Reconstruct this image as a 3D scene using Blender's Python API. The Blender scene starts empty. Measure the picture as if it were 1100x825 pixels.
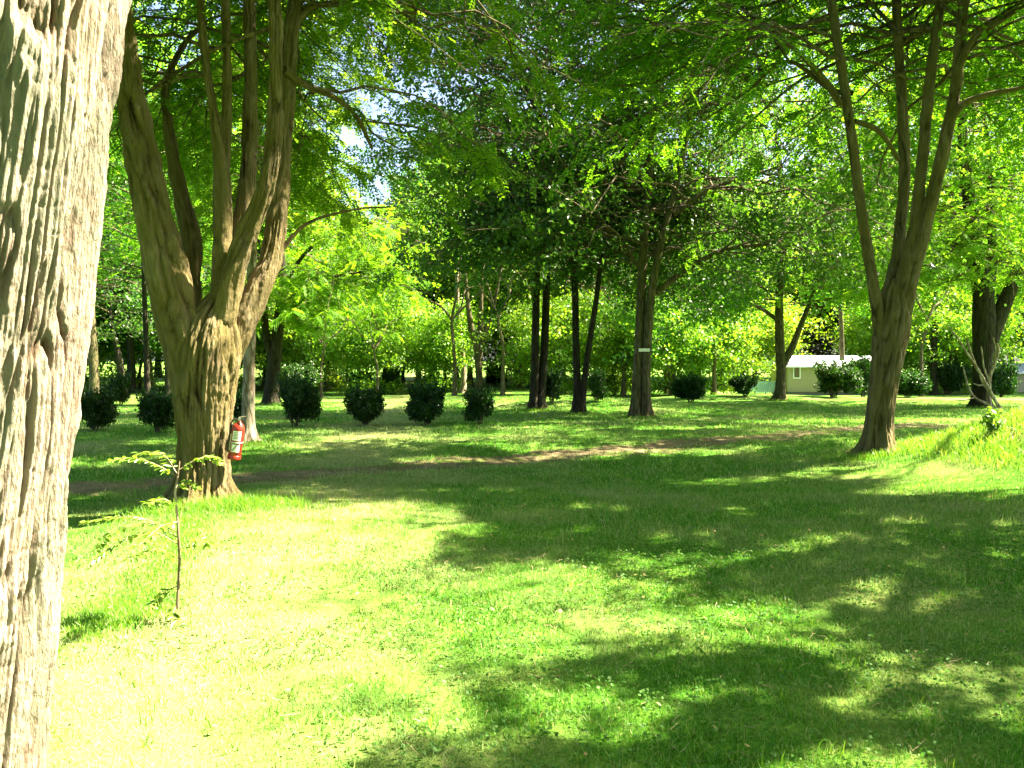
import bpy, math, random
import numpy as np
from mathutils import Vector

# ------------------------------------------------------------------ camera
scn = bpy.context.scene
EYE = 1.6
FPX = 915.0
PITCH = math.atan(27.5 / FPX)
cd = bpy.data.cameras.new('camera'); cam = bpy.data.objects.new('camera', cd)
scn.collection.objects.link(cam)
cam.location = (0, 0, EYE); cam.rotation_euler = (math.pi / 2 - PITCH, 0, 0)
cd.sensor_width = 36; cd.lens = 36 * FPX / 1100.0; cd.clip_start = .05; cd.clip_end = 3000
scn.camera = cam
# ------------------------------------------------------------------ sky, sun, exposure
SUN_AZ, SUN_EL = 76.0, 52.0
w = bpy.data.worlds.new('World'); scn.world = w; w.use_nodes = True
nt = w.node_tree; nt.nodes.clear()
sky = nt.nodes.new('ShaderNodeTexSky'); sky.sky_type = 'NISHITA'; sky.sun_disc = False
sky.sun_elevation = math.radians(SUN_EL); sky.sun_rotation = math.radians(SUN_AZ)
sky.air_density = .6; sky.dust_density = 3.0; sky.ozone_density = 1.0
bg = nt.nodes.new('ShaderNodeBackground'); bg.inputs['Strength'].default_value = .05
wo = nt.nodes.new('ShaderNodeOutputWorld')
nt.links.new(sky.outputs[0], bg.inputs[0]); nt.links.new(bg.outputs[0], wo.inputs[0])
sl = bpy.data.lights.new('sun', 'SUN'); sl.energy = 5.0; sl.angle = math.radians(.55); sl.color = (1, .89, .65)
so = bpy.data.objects.new('sun', sl); scn.collection.objects.link(so)
ra, re_ = math.radians(SUN_AZ), math.radians(SUN_EL)
SUN = Vector((math.sin(ra) * math.cos(re_), math.cos(ra) * math.cos(re_), math.sin(re_)))
so.rotation_euler = SUN.to_track_quat('Z', 'Y').to_euler(); so.location = SUN * 60
vs = scn.view_settings
vs.view_transform = 'Standard'; vs.look = 'None'; vs.exposure = 3.68; vs.gamma = 1.0; vs.use_curve_mapping = False
scn.cycles.max_bounces = 5; scn.cycles.diffuse_bounces = 2; scn.cycles.transmission_bounces = 4
scn.cycles.glossy_bounces = 2; scn.cycles.use_denoising = True

# ------------------------------------------------------------------ helpers
R0 = np.random.default_rng(7)
_perm = np.random.default_rng(3).permutation(256); _perm = np.concatenate([_perm, _perm])
_g = np.random.default_rng(4).normal(size=(256, 3)); _g /= np.linalg.norm(_g, axis=1)[:, None]
def perlin(p):
    p = np.asarray(p, float); i = np.floor(p).astype(int); f = p - i; i &= 255
    u = f * f * f * (f * (f * 6 - 15) + 10)
    r = np.zeros(p.shape[0])
    for dx in (0, 1):
        for dy in (0, 1):
            for dz in (0, 1):
                h = _perm[_perm[_perm[(i[:, 0] + dx) & 255] + ((i[:, 1] + dy) & 255)] + ((i[:, 2] + dz) & 255)]
                d = f - np.array((dx, dy, dz))
                wt = (u[:, 0] if dx else 1 - u[:, 0]) * (u[:, 1] if dy else 1 - u[:, 1]) * (u[:, 2] if dz else 1 - u[:, 2])
                r += wt * (_g[h] * d).sum(1)
    return r * 1.5
def n2(x, y, s, seed=0.0):
    x = np.asarray(x, float); y = np.asarray(y, float)
    sh = np.broadcast(x, y).shape
    x = np.broadcast_to(x, sh).ravel(); y = np.broadcast_to(y, sh).ravel()
    return perlin(np.stack([x / s, y / s, np.full(x.shape, seed + .37)], 1)).reshape(sh)
def sstep(a, b, x):
    t = np.clip((x - a) / (b - a), 0, 1); return t * t * (3 - 2 * t)
def nrm(v): return v / np.maximum(np.linalg.norm(v, axis=-1, keepdims=True), 1e-9)

def gauss(x, y, cx, cy, sx, sy, rot=0.0):
    c, s = math.cos(rot), math.sin(rot)
    dx, dy = x - cx, y - cy
    a = (dx * c + dy * s) / sx; b = (-dx * s + dy * c) / sy
    return np.exp(-.5 * (a * a + b * b))
def H(x, y):
    x = np.asarray(x, float); y = np.asarray(y, float)
    z = -.85 * sstep(17, 60, y)
    z = z + 1.15 * gauss(x, y, 9.5, 12.4, 2.0, 1.7, .12)      # bank at the right edge
    z = z + .45 * gauss(x, y, 1.6, 31, 3.6, 2.2, -.15)        # low mound under the twin trunks
    z = z + .25 * gauss(x, y, -2.5, 38, 3.5, 3, 0)
    z = z + .35 * gauss(x, y, 12.5, 42, 5, 2.6, 0)
    z = z + .30 * gauss(x, y, 20.0, 36, 4, 2.5, 0)
    z = z - .16 * sstep(.5, 2.2, -(x + 2.1 + .12 * (y - 5))) * sstep(3, 5, y) * (1 - sstep(9.0, 12, y))   # lawn edge dips on the left
    z = z - .10 * sstep(9.3, 11.5, y) * (1 - sstep(13, 17, y)) * (1 - sstep(5, 8, x))
    z = z + .03 * n2(x, y, 2.3, 1) * sstep(2, 5, np.abs(y)) + .05 * n2(x, y, 6.0, 2)
    return z
def pray(px, py):
    v = Vector(((px - 550) / FPX, 1.0, (412.5 - py) / FPX))
    c, s = math.cos(-PITCH), math.sin(-PITCH)
    return Vector((v.x, v.y * c - v.z * s, v.y * s + v.z * c))
def ground_at(px, py, far=140):
    r = pray(px, py); t = 2.0
    while t < far:
        if EYE + r.z * t < float(H(r.x * t, r.y * t)): break
        t += .03 if t < 40 else .1
    return Vector((r.x * t, r.y * t, float(H(r.x * t, r.y * t))))
def at(px, py, D):
    r = pray(px, py); t = D / r.y
    return Vector((r.x * t, D, EYE + r.z * t))
def xat(px, y):
    return (px - 550) / FPX * y

def mesh_np(name, V, Q=None, T=None, smooth=True, attr=None):
    me = bpy.data.meshes.new(name)
    V = np.asarray(V, np.float32)
    nq = 0 if Q is None else len(Q); ntr = 0 if T is None else len(T)
    me.vertices.add(len(V)); me.vertices.foreach_set('co', V.ravel())
    idx = []; st = []; tot = []
    if nq: idx.append(np.asarray(Q, np.int32).ravel()); st.append(np.arange(nq) * 4); tot.append(np.full(nq, 4))
    if ntr: idx.append(np.asarray(T, np.int32).ravel()); st.append(nq * 4 + np.arange(ntr) * 3); tot.append(np.full(ntr, 3))
    idx = np.concatenate(idx)
    me.loops.add(len(idx)); me.loops.foreach_set('vertex_index', idx)
    me.polygons.add(nq + ntr)
    me.polygons.foreach_set('loop_start', np.concatenate(st).astype(np.int32))
    me.polygons.foreach_set('loop_total', np.concatenate(tot).astype(np.int32))
    me.polygons.foreach_set('use_smooth', np.full(nq + ntr, smooth))
    if attr is not None:
        a = me.attributes.new('ridge', 'FLOAT', 'POINT'); a.data.foreach_set('value', np.asarray(attr, np.float32))
    me.update(calc_edges=True)
    return me
def link(name, me, mat, parent=None):
    o = bpy.data.objects.new(name, me); scn.collection.objects.link(o)
    if mat: me.materials.append(mat)
    if parent is not None: o.parent = parent
    return o
def thing(name, label, cat, loc=(0, 0, 0), rz=0, group=None):
    o = bpy.data.objects.new(name, None); scn.collection.objects.link(o)
    o.empty_display_size = .3
    o.location = loc; o.rotation_euler = (0, 0, rz); o['label'] = label; o['category'] = cat
    if group: o['group'] = group
    return o
def tag(o, label=None, cat=None, group=None, kind=None):
    if label: o['label'] = label
    if cat: o['category'] = cat
    if group: o['group'] = group
    if kind: o['kind'] = kind
    return o
def dup(root, loc, rz, scale, label, group=None):
    r = root.copy(); scn.collection.objects.link(r)
    r.location = loc; r.rotation_euler = (0, 0, rz)
    r.scale = scale if hasattr(scale, '__len__') else (scale,) * 3
    r['label'] = label
    if group: r['group'] = group
    for ch in root.children:
        c = ch.copy(); scn.collection.objects.link(c); c.parent = r
    return r

class MB:                                    # box and prism collector for small built things
    def __init__(s): s.V = []; s.F = []
    def add(s, V, F):
        n = len(s.V); s.V += [tuple(v) for v in V]; s.F += [tuple(i + n for i in f) for f in F]
    def box(s, x0, x1, y0, y1, z0, z1):
        V = [(x, y, z) for x in (x0, x1) for y in (y0, y1) for z in (z0, z1)]
        s.add(V, [(0, 1, 3, 2), (4, 6, 7, 5), (0, 4, 5, 1), (2, 3, 7, 6), (0, 2, 6, 4), (1, 5, 7, 3)])
    def lathe(s, prof, n=28, c=(0, 0)):
        V = []; F = []
        for r, z in prof:
            for k in range(n):
                a = 2 * math.pi * k / n; V.append((c[0] + r * math.cos(a), c[1] + r * math.sin(a), z))
        for i in range(len(prof) - 1):
            for k in range(n):
                k2 = (k + 1) % n; F.append((i * n + k, i * n + k2, (i + 1) * n + k2, (i + 1) * n + k))
        F.append(tuple(range(n - 1, -1, -1))); F.append(tuple((len(prof) - 1) * n + k for k in range(n)))
        s.add(V, F)
    def tube(s, pts, r, n=8):
        P = np.array([tuple(p) for p in pts], float)[None]; rr = np.broadcast_to(np.asarray(r, float), (1, P.shape[1]))
        V, Q = tubes(P, rr, n); s.add(V.tolist(), Q.tolist())
    def build(s, name, mat, parent=None, bev=0, smooth=False):
        me = bpy.data.meshes.new(name); me.from_pydata(s.V, [], s.F)
        me.polygons.foreach_set('use_smooth', [smooth] * len(me.polygons)); me.update()
        o = link(name, me, mat, parent)
        if bev:
            m = o.modifiers.new('bevel', 'BEVEL'); m.width = bev; m.segments = 2; m.limit_method = 'ANGLE'
        return o

# ------------------------------------------------------------------ materials
def new_mat(name):
    m = bpy.data.materials.new(name); m.use_nodes = True; m.node_tree.nodes.clear(); return m, m.node_tree
def N(nt, t, **k):
    n = nt.nodes.new(t)
    for a, b in k.items():
        if a.startswith('i_'): n.inputs[int(a[2:])].default_value = b
        else: setattr(n, a, b)
    return n
def ramp(nt, stops):
    r = nt.nodes.new('ShaderNodeValToRGB'); e = r.color_ramp.elements
    while len(e) < len(stops): e.new(.5)
    for q, (p, c) in zip(e, stops): q.position = p; q.color = (*c, 1)
    return r
def dry_sunlit_mix(nt, col, dry, amt):
    """straw coloured patches of the lawn itself from noise, and a left strip of worn grass with sunlight painted in"""
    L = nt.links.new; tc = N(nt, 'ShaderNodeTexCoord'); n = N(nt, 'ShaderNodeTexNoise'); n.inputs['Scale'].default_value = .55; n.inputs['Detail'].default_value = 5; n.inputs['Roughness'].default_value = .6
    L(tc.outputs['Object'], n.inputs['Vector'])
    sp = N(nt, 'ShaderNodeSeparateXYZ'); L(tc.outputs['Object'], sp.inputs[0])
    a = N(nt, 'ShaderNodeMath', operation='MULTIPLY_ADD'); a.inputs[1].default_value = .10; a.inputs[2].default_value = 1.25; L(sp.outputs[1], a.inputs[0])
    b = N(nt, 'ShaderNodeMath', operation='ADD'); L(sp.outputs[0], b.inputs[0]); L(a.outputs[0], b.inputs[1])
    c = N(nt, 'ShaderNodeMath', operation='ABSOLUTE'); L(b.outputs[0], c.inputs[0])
    d = N(nt, 'ShaderNodeMapRange'); d.inputs[1].default_value = 0; d.inputs[2].default_value = 1.7; d.inputs[3].default_value = .24; d.inputs[4].default_value = 0; L(c.outputs[0], d.inputs[0])  # pale strip: some wear, plus sunlit brightness painted into the lawn colour
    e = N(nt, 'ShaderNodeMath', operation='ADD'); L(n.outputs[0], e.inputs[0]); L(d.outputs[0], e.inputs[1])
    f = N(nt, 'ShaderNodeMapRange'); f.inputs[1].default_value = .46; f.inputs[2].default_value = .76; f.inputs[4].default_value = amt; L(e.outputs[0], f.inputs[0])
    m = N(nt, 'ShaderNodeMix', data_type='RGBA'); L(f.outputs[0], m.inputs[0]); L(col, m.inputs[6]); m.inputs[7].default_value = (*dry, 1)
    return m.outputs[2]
def leaf_mat(name, cols, tcol, gloss=.06, trans=.5, rough=.45, dry=None):
    m, nt = new_mat(name); L = nt.links.new
    g = N(nt, 'ShaderNodeNewGeometry'); r = ramp(nt, [(i / (len(cols) - 1), c) for i, c in enumerate(cols)])
    L(g.outputs['Random Per Island'], r.inputs[0])
    oi = N(nt, 'ShaderNodeObjectInfo')
    hs = N(nt, 'ShaderNodeHueSaturation')
    mp = N(nt, 'ShaderNodeMapRange'); mp.inputs[3].default_value = .488; mp.inputs[4].default_value = .512
    L(oi.outputs['Random'], mp.inputs[0]); L(mp.outputs[0], hs.inputs['Hue']); L(r.outputs[0], hs.inputs['Color'])
    hc = hs.outputs[0] if dry is None else dry_sunlit_mix(nt, hs.outputs[0], dry, .7)
    d = N(nt, 'ShaderNodeBsdfDiffuse'); t = N(nt, 'ShaderNodeBsdfTranslucent')
    L(hc, d.inputs[0])
    mx = N(nt, 'ShaderNodeMix', data_type='RGBA', blend_type='MULTIPLY'); mx.inputs[0].default_value = 1
    L(hc, mx.inputs[6]); mx.inputs[7].default_value = (*tcol, 1); L(mx.outputs[2], t.inputs[0])
    ms = N(nt, 'ShaderNodeMixShader', i_0=trans); L(d.outputs[0], ms.inputs[1]); L(t.outputs[0], ms.inputs[2])
    gl = N(nt, 'ShaderNodeBsdfGlossy'); gl.inputs['Roughness'].default_value = rough
    m2 = N(nt, 'ShaderNodeMixShader', i_0=gloss); L(ms.outputs[0], m2.inputs[1]); L(gl.outputs[0], m2.inputs[2])
    o = N(nt, 'ShaderNodeOutputMaterial'); L(m2.outputs[0], o.inputs[0])
    return m
M = {}
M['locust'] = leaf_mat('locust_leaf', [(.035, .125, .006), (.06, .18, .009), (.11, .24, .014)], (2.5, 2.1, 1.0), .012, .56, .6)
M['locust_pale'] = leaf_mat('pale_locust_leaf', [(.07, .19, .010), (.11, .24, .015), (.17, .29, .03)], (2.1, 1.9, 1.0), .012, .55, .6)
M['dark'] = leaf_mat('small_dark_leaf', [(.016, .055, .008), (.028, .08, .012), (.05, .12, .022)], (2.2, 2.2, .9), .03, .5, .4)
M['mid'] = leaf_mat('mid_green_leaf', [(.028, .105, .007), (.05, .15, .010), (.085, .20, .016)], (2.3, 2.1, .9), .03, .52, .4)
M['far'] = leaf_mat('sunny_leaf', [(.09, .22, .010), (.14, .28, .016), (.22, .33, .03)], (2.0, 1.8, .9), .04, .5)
M['purple'] = leaf_mat('purple_leaf', [(.06, .03, .02), (.09, .05, .025), (.12, .09, .03)], (1.8, 1.2, .9), .05, .4)
M['bush'] = leaf_mat('laurel_leaf', [(.006, .026, .003), (.012, .042, .005), (.028, .075, .009)], (1.8, 2.1, .8), .03, .3, .4)
M['sapling'] = leaf_mat('sapling_leaf', [(.08, .18, .015), (.12, .24, .02), (.18, .30, .04)], (1.8, 1.6, .8), .07, .4)
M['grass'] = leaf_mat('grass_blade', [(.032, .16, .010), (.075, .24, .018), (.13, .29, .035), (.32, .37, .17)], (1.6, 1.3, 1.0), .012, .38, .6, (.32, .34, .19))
M['longgrass'] = leaf_mat('long_grass_blade', [(.07, .19, .012), (.11, .26, .018), (.20, .30, .05)], (1.7, 1.5, .8), .03, .45)
M['clover'] = leaf_mat('clover_leaf', [(.03, .12, .012), (.05, .16, .018), (.08, .20, .03)], (1.5, 1.5, .8), .02, .35, .6)

def bark_mat(name, ridge, groove, moss=None, moss_amt=0.0, sc=1.0, use_attr=False, bump=.5):
    m, nt = new_mat(name); L = nt.links.new
    tc = N(nt, 'ShaderNodeTexCoord'); mp = N(nt, 'ShaderNodeMapping'); mp.inputs['Scale'].default_value = (9 * sc, 9 * sc, 1.8 * sc)
    L(tc.outputs['Object'], mp.inputs[0])
    n1 = N(nt, 'ShaderNodeTexNoise'); n1.inputs['Scale'].default_value = 2.0; n1.inputs['Detail'].default_value = 6; n1.inputs['Roughness'].default_value = .62
    L(mp.outputs[0], n1.inputs['Vector'])
    v = N(nt, 'ShaderNodeTexNoise', noise_type='RIDGED_MULTIFRACTAL') if False else N(nt, 'ShaderNodeTexNoise')
    v.inputs['Scale'].default_value = 1.1; v.inputs['Detail'].default_value = 3; L(mp.outputs[0], v.inputs['Vector'])
    ab = N(nt, 'ShaderNodeMath', operation='SUBTRACT'); ab.inputs[1].default_value = .5; L(v.outputs[0], ab.inputs[0])
    ab2 = N(nt, 'ShaderNodeMath', operation='ABSOLUTE'); L(ab.outputs[0], ab2.inputs[0])
    sc_ = N(nt, 'ShaderNodeMapRange'); sc_.inputs[1].default_value = 0; sc_.inputs[2].default_value = .11; L(ab2.outputs[0], sc_.inputs[0])
    mixf = N(nt, 'ShaderNodeMix', data_type='FLOAT'); mixf.inputs[0].default_value = .45 if use_attr else .35
    if use_attr:
        at_ = N(nt, 'ShaderNodeAttribute', attribute_name='ridge'); L(at_.outputs['Fac'], mixf.inputs[2])
    else:
        L(sc_.outputs[0], mixf.inputs[2])
    L(n1.outputs[0], mixf.inputs[3])
    r = ramp(nt, [(.27, groove), (.47, tuple((a * .45 + b * .55) for a, b in zip(groove, ridge))), (.72, ridge), (.95, tuple(min(.8, c * 1.35) for c in ridge))])
    L(mixf.outputs[0], r.inputs[0])
    col = r.outputs[0]
    big = N(nt, 'ShaderNodeTexNoise'); big.inputs['Scale'].default_value = 2.3; big.inputs['Detail'].default_value = 5; L(tc.outputs['Object'], big.inputs['Vector'])
    hs = N(nt, 'ShaderNodeMix', data_type='RGBA', blend_type='MULTIPLY')
    r2 = ramp(nt, [(.3, (.72, .66, .58)), (.5, (1, 1, 1)), (.7, (1.0, .9, .76))]); L(big.outputs[0], r2.inputs[0])
    hs.inputs[0].default_value = .8; L(col, hs.inputs[6]); L(r2.outputs[0], hs.inputs[7]); col = hs.outputs[2]
    if moss:
        r3 = ramp(nt, [(.5 - moss_amt * .4, (0, 0, 0)), (.62 - moss_amt * .2, (1, 1, 1))])
        b2 = N(nt, 'ShaderNodeTexNoise'); b2.inputs['Scale'].default_value = 3.1; b2.inputs['Detail'].default_value = 8; b2.inputs['Roughness'].default_value = .7
        mp2 = N(nt, 'ShaderNodeMapping'); mp2.inputs['Scale'].default_value = (1.6, 1.6, .7); mp2.inputs['Location'].default_value = (3, 1, 5)
        L(tc.outputs['Object'], mp2.inputs[0]); L(mp2.outputs[0], b2.inputs['Vector']); L(b2.outputs[0], r3.inputs[0])
        mm = N(nt, 'ShaderNodeMix', data_type='RGBA'); L(r3.outputs[0], mm.inputs[0]); L(col, mm.inputs[6]); mm.inputs[7].default_value = (*moss, 1)
        ml = N(nt, 'ShaderNodeMath', operation='MULTIPLY'); ml.inputs[1].default_value = .75; L(r3.outputs[0], ml.inputs[0]); L(ml.outputs[0], mm.inputs[0])
        col = mm.outputs[2]
    p = N(nt, 'ShaderNodeBsdfPrincipled'); p.inputs['Roughness'].default_value = .92; p.inputs['Specular IOR Level'].default_value = .15
    L(col, p.inputs['Base Color'])
    bp = N(nt, 'ShaderNodeBump'); bp.inputs['Strength'].default_value = bump; bp.inputs['Distance'].default_value = .03
    L(mixf.outputs[0] if not use_attr else n1.outputs[0], bp.inputs['Height']); L(bp.outputs[0], p.inputs['Normal'])
    o = N(nt, 'ShaderNodeOutputMaterial'); L(p.outputs[0], o.inputs[0])
    return m
M['bark_front'] = bark_mat('grey_plated_bark', (.33, .285, .23), (.075, .034, .016), (.20, .20, .14), .12, 3.2, True, 1.0)
M['bark_moss'] = bark_mat('mossy_furrowed_bark', (.22, .175, .105), (.018, .011, .006), (.11, .09, .028), .35, 2.8, True, 1.0)  # near-black grooves: crevice shade painted into the colour to bring out relief
M['bark'] = bark_mat('brown_bark', (.12, .095, .06), (.035, .024, .015), (.07, .07, .025), .3, 1.0, False, .8)
M['bark_dark'] = bark_mat('dark_bark', (.036, .029, .02), (.012, .009, .007), (.026, .029, .012), .2, 1.0, False, .8)
M['bark_pale'] = bark_mat('pale_bark', (.29, .25, .19), (.15, .11, .07), None, 0, 1.0, False, .5)
M['twig'] = bark_mat('twig_bark', (.12, .10, .06), (.06, .045, .03), None, 0, 1.0, False, .2)

def simple(name, col, rough=.6, metal=0, noise=.0, spec=.5):
    m, nt = new_mat(name); L = nt.links.new
    p = N(nt, 'ShaderNodeBsdfPrincipled'); p.inputs['Roughness'].default_value = rough; p.inputs['Metallic'].default_value = metal
    p.inputs['Specular IOR Level'].default_value = spec
    tc = N(nt, 'ShaderNodeTexCoord'); n = N(nt, 'ShaderNodeTexNoise'); n.inputs['Scale'].default_value = 5; n.inputs['Detail'].default_value = 6
    L(tc.outputs['Object'], n.inputs['Vector'])
    k = max(noise, .04)
    r = ramp(nt, [(.3, tuple(c * (1 - k) for c in col)), (.7, tuple(min(1, c * (1 + k)) for c in col))]); L(n.outputs[0], r.inputs[0]); L(r.outputs[0], p.inputs['Base Color'])
    o = N(nt, 'ShaderNodeOutputMaterial'); L(p.outputs[0], o.inputs[0]); return m

def ground_mat():
    m, nt = new_mat('lawn_turf'); L = nt.links.new
    tc = N(nt, 'ShaderNodeTexCoord')
    a = N(nt, 'ShaderNodeTexNoise'); a.inputs['Scale'].default_value = .9; a.inputs['Detail'].default_value = 6; a.inputs['Roughness'].default_value = .65
    b = N(nt, 'ShaderNodeTexNoise'); b.inputs['Scale'].default_value = 38; b.inputs['Detail'].default_value = 4; b.inputs['Roughness'].default_value = .7
    L(tc.outputs['Object'], a.inputs['Vector']); L(tc.outputs['Object'], b.inputs['Vector'])
    r = ramp(nt, [(.30, (.035, .13, .010)), (.5, (.07, .18, .018)), (.66, (.14, .23, .04)), (.8, (.24, .26, .10))]); L(a.outputs[0], r.inputs[0])
    r2 = ramp(nt, [(.3, (.55, .55, .5)), (.65, (1.15, 1.15, 1.1))]); L(b.outputs[0], r2.inputs[0])
    mx = N(nt, 'ShaderNodeMix', data_type='RGBA', blend_type='MULTIPLY'); mx.inputs[0].default_value = 1
    L(r.outputs[0], mx.inputs[6]); L(r2.outputs[0], mx.inputs[7])
    p = N(nt, 'ShaderNodeBsdfPrincipled'); p.inputs['Roughness'].default_value = 1; p.inputs['Specular IOR Level'].default_value = .05
    L(dry_sunlit_mix(nt, mx.outputs[2], (.28, .28, .12), .6), p.inputs['Base Color'])
    bp = N(nt, 'ShaderNodeBump'); bp.inputs['Strength'].default_value = .9; bp.inputs['Distance'].default_value = .04; L(b.outputs[0], bp.inputs['Height']); L(bp.outputs[0], p.inputs['Normal'])
    o = N(nt, 'ShaderNodeOutputMaterial'); L(p.outputs[0], o.inputs[0]); return m
M['ground'] = ground_mat()
def dirt_mat():
    m, nt = new_mat('dirt_track'); L = nt.links.new
    tc = N(nt, 'ShaderNodeTexCoord')
    a = N(nt, 'ShaderNodeTexNoise'); a.inputs['Scale'].default_value = 1.8; a.inputs['Detail'].default_value = 8; a.inputs['Roughness'].default_value = .7
    b = N(nt, 'ShaderNodeTexVoronoi'); b.inputs['Scale'].default_value = 30
    L(tc.outputs['Object'], a.inputs['Vector']); L(tc.outputs['Object'], b.inputs['Vector'])
    r = ramp(nt, [(.36, (.07, .13, .015)), (.46, (.10, .08, .04)), (.62, (.17, .13, .08)), (.82, (.30, .25, .17))]); L(a.outputs[0], r.inputs[0])
    p = N(nt, 'ShaderNodeBsdfPrincipled'); p.inputs['Roughness'].default_value = 1; p.inputs['Specular IOR Level'].default_value = .1
    L(r.outputs[0], p.inputs['Base Color'])
    bp = N(nt, 'ShaderNodeBump'); bp.inputs['Strength'].default_value = .6; bp.inputs['Distance'].default_value = .02; L(b.outputs[0], bp.inputs['Height']); L(bp.outputs[0], p.inputs['Normal'])
    o = N(nt, 'ShaderNodeOutputMaterial'); L(p.outputs[0], o.inputs[0]); return m
M['dirt'] = dirt_mat()

# ------------------------------------------------------------------ ground and track
def axis(fine0, fine1, step, far0, far1, g=1.12):
    a = list(np.arange(fine0, fine1 + 1e-6, step)); s = step
    while a[-1] < far1: s *= g; a.append(a[-1] + s)
    s = step
    while a[0] > far0: s *= g; a.insert(0, a[0] - s)
    return np.array(a)
ax = axis(-14, 16, .16, -500, 500); ay = axis(0, 34, .16, -120, 700)
X, Y = np.meshgrid(ax, ay); Z = H(X, Y)
nx = len(ax); ny = len(ay)
ii = (np.arange(ny - 1)[:, None] * nx + np.arange(nx - 1)[None]).ravel()
Q = np.stack([ii, ii + 1, ii + 1 + nx, ii + nx], 1)
g = link('ground', mesh_np('ground', np.stack([X.ravel(), Y.ravel(), Z.ravel()], 1), Q), M['ground'])
tag(g, kind='structure')

TRK = [(-140, 540), (-20, 535), (60, 528), (250, 516), (400, 505), (500, 497), (600, 489), (700, 481), (800, 471), (900, 463), (1000, 457), (1100, 452), (1250, 447)]
tp = [ground_at(a, b) for a, b in TRK]
tp = [tp[0] + (tp[0] - tp[1]) * 2] + tp + [tp[-1] + (tp[-1] - tp[-2]) * 2]
def catmull(P, n):
    P = np.array([tuple(p) for p in P], float)
    P = np.vstack([2 * P[0] - P[1], P, 2 * P[-1] - P[-2]]); out = []
    for i in range(1, len(P) - 2):
        for t in np.linspace(0, 1, n, endpoint=False):
            a, b, c, d = P[i - 1], P[i], P[i + 1], P[i + 2]
            out.append(.5 * ((2 * b) + (c - a) * t + (2 * a - 5 * b + 4 * c - d) * t * t + (3 * b - a - 3 * c + d) * t ** 3))
    out.append(P[-2]); return np.array(out)
tc_ = catmull(tp, 40)
TRACK_Y = lambda x: np.interp(x, tc_[:, 0], tc_[:, 1])
d_ = nrm(np.gradient(tc_[:, :2], axis=0)); nn = np.stack([-d_[:, 1], d_[:, 0]], 1)
NW = 13; rows = []
s_ = np.concatenate([[0], np.cumsum(np.linalg.norm(np.diff(tc_[:, :2], axis=0), axis=1))])
wl = .55 + .35 * n2(s_, 0 * s_, .9, 5) + .2 * n2(s_, 0 * s_, .25, 6); wr = .55 + .35 * n2(s_, 0 * s_, .9, 8) + .2 * n2(s_, 0 * s_, .25, 9)
for k in range(NW):
    f = k / (NW - 1) * 2 - 1
    o_ = np.where(f < 0, f * wl, f * wr)
    q = tc_[:, :2] + nn * o_[:, None]
    rows.append(np.column_stack([q, H(q[:, 0], q[:, 1]) + .012 - .02 * (abs(f) == 1)]))
V = np.concatenate(rows); n_ = len(tc_)
ii = (np.arange(NW - 1)[:, None] * n_ + np.arange(n_ - 1)[None]).ravel()
p_ = link('path', mesh_np('path', V, np.stack([ii, ii + 1, ii + 1 + n_, ii + n_], 1)), M['dirt'])
tag(p_, kind='structure')

# ------------------------------------------------------------------ grass blades
def blades(xy, h, wd, rng, lean=.5, seg2=True):
    n = len(xy); z = H(xy[:, 0], xy[:, 1]); a = rng.uniform(0, 2 * np.pi, n)
    sd = np.stack([np.cos(a), np.sin(a), np.zeros(n)], 1) * (wd / 2)[:, None]
    b = rng.uniform(0, 2 * np.pi, n); l = rng.uniform(.1, 1, n) * lean
    ld = np.stack([np.cos(b) * l, np.sin(b) * l, np.sqrt(np.maximum(.05, 1 - l * l))], 1)
    B = np.column_stack([xy, z - .004])
    if seg2:
        mid = B + ld * (h * .5)[:, None]
        tip = mid + nrm(ld + np.stack([np.cos(b) * l * 1.3, np.sin(b) * l * 1.3, -.5 * l], 1)) * (h * .5)[:, None]
        V = np.stack([B - sd, B + sd, mid + sd * .8, mid - sd * .8, tip], 1).reshape(-1, 3)
        i = np.arange(n)[:, None] * 5
        return V, i + np.array([[0, 1, 2, 3]]), i + np.array([[3, 2, 4]])
    tip = B + ld * h[:, None]
    V = np.stack([B - sd, B + sd, tip], 1).reshape(-1, 3)
    return V, None, np.arange(n)[:, None] * 3 + np.array([[0, 1, 2]])
def frustum_pts(rng, d0, d1, dens, margin=1.6):
    y = []; area = (d1 - d0) * (1.24 * (d0 + d1) / 2 + 2 * margin); n = int(area * dens)
    yy = rng.uniform(d0, d1, n * 2); xx = rng.uniform(-1, 1, n * 2) * (.62 * d1 + margin)
    k = np.abs(xx) < .62 * yy + margin
    xy = np.stack([xx[k], yy[k]], 1)
    return xy[:n]
def off_track(xy, rng):
    dd = np.abs(xy[:, 1] - TRACK_Y(xy[:, 0])) / 1.0
    keep = rng.random(len(xy)) < sstep(.05, .65, dd + .3 * n2(xy[:, 0], xy[:, 1], .5, 4)) + .25
    return xy[keep]
rg = np.random.default_rng(11)
VV = []; QQ = []; TT = []; off = 0
for d0, d1, dens, bw, bh in ((2.2, 4.5, 5200, .0042, .045), (4.5, 7.5, 3600, .0055, .048), (7.5, 12, 1900, .009, .05), (12, 19, 800, .016, .055), (19, 34, 230, .03, .06)):
    xy = off_track(frustum_pts(rg, d0, d1, dens), rg)
    xy = xy[rg.random(len(xy)) < .62 + .9 * n2(xy[:, 0], xy[:, 1], .35, 3) + .3]
    hh = bh * rg.uniform(.5, 1.25, len(xy)) * (1 + .7 * n2(xy[:, 0], xy[:, 1], .8, 7)); ww = bw * rg.uniform(.6, 1.4, len(xy))
    V, Q, T = blades(xy, hh, ww, rg, .8, d1 < 8)
    if Q is not None: QQ.append(Q + off)
    TT.append(T + off); VV.append(V); off += len(V)
me = mesh_np('grass', np.concatenate(VV), np.concatenate(QQ), np.concatenate(TT), smooth=False)
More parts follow.
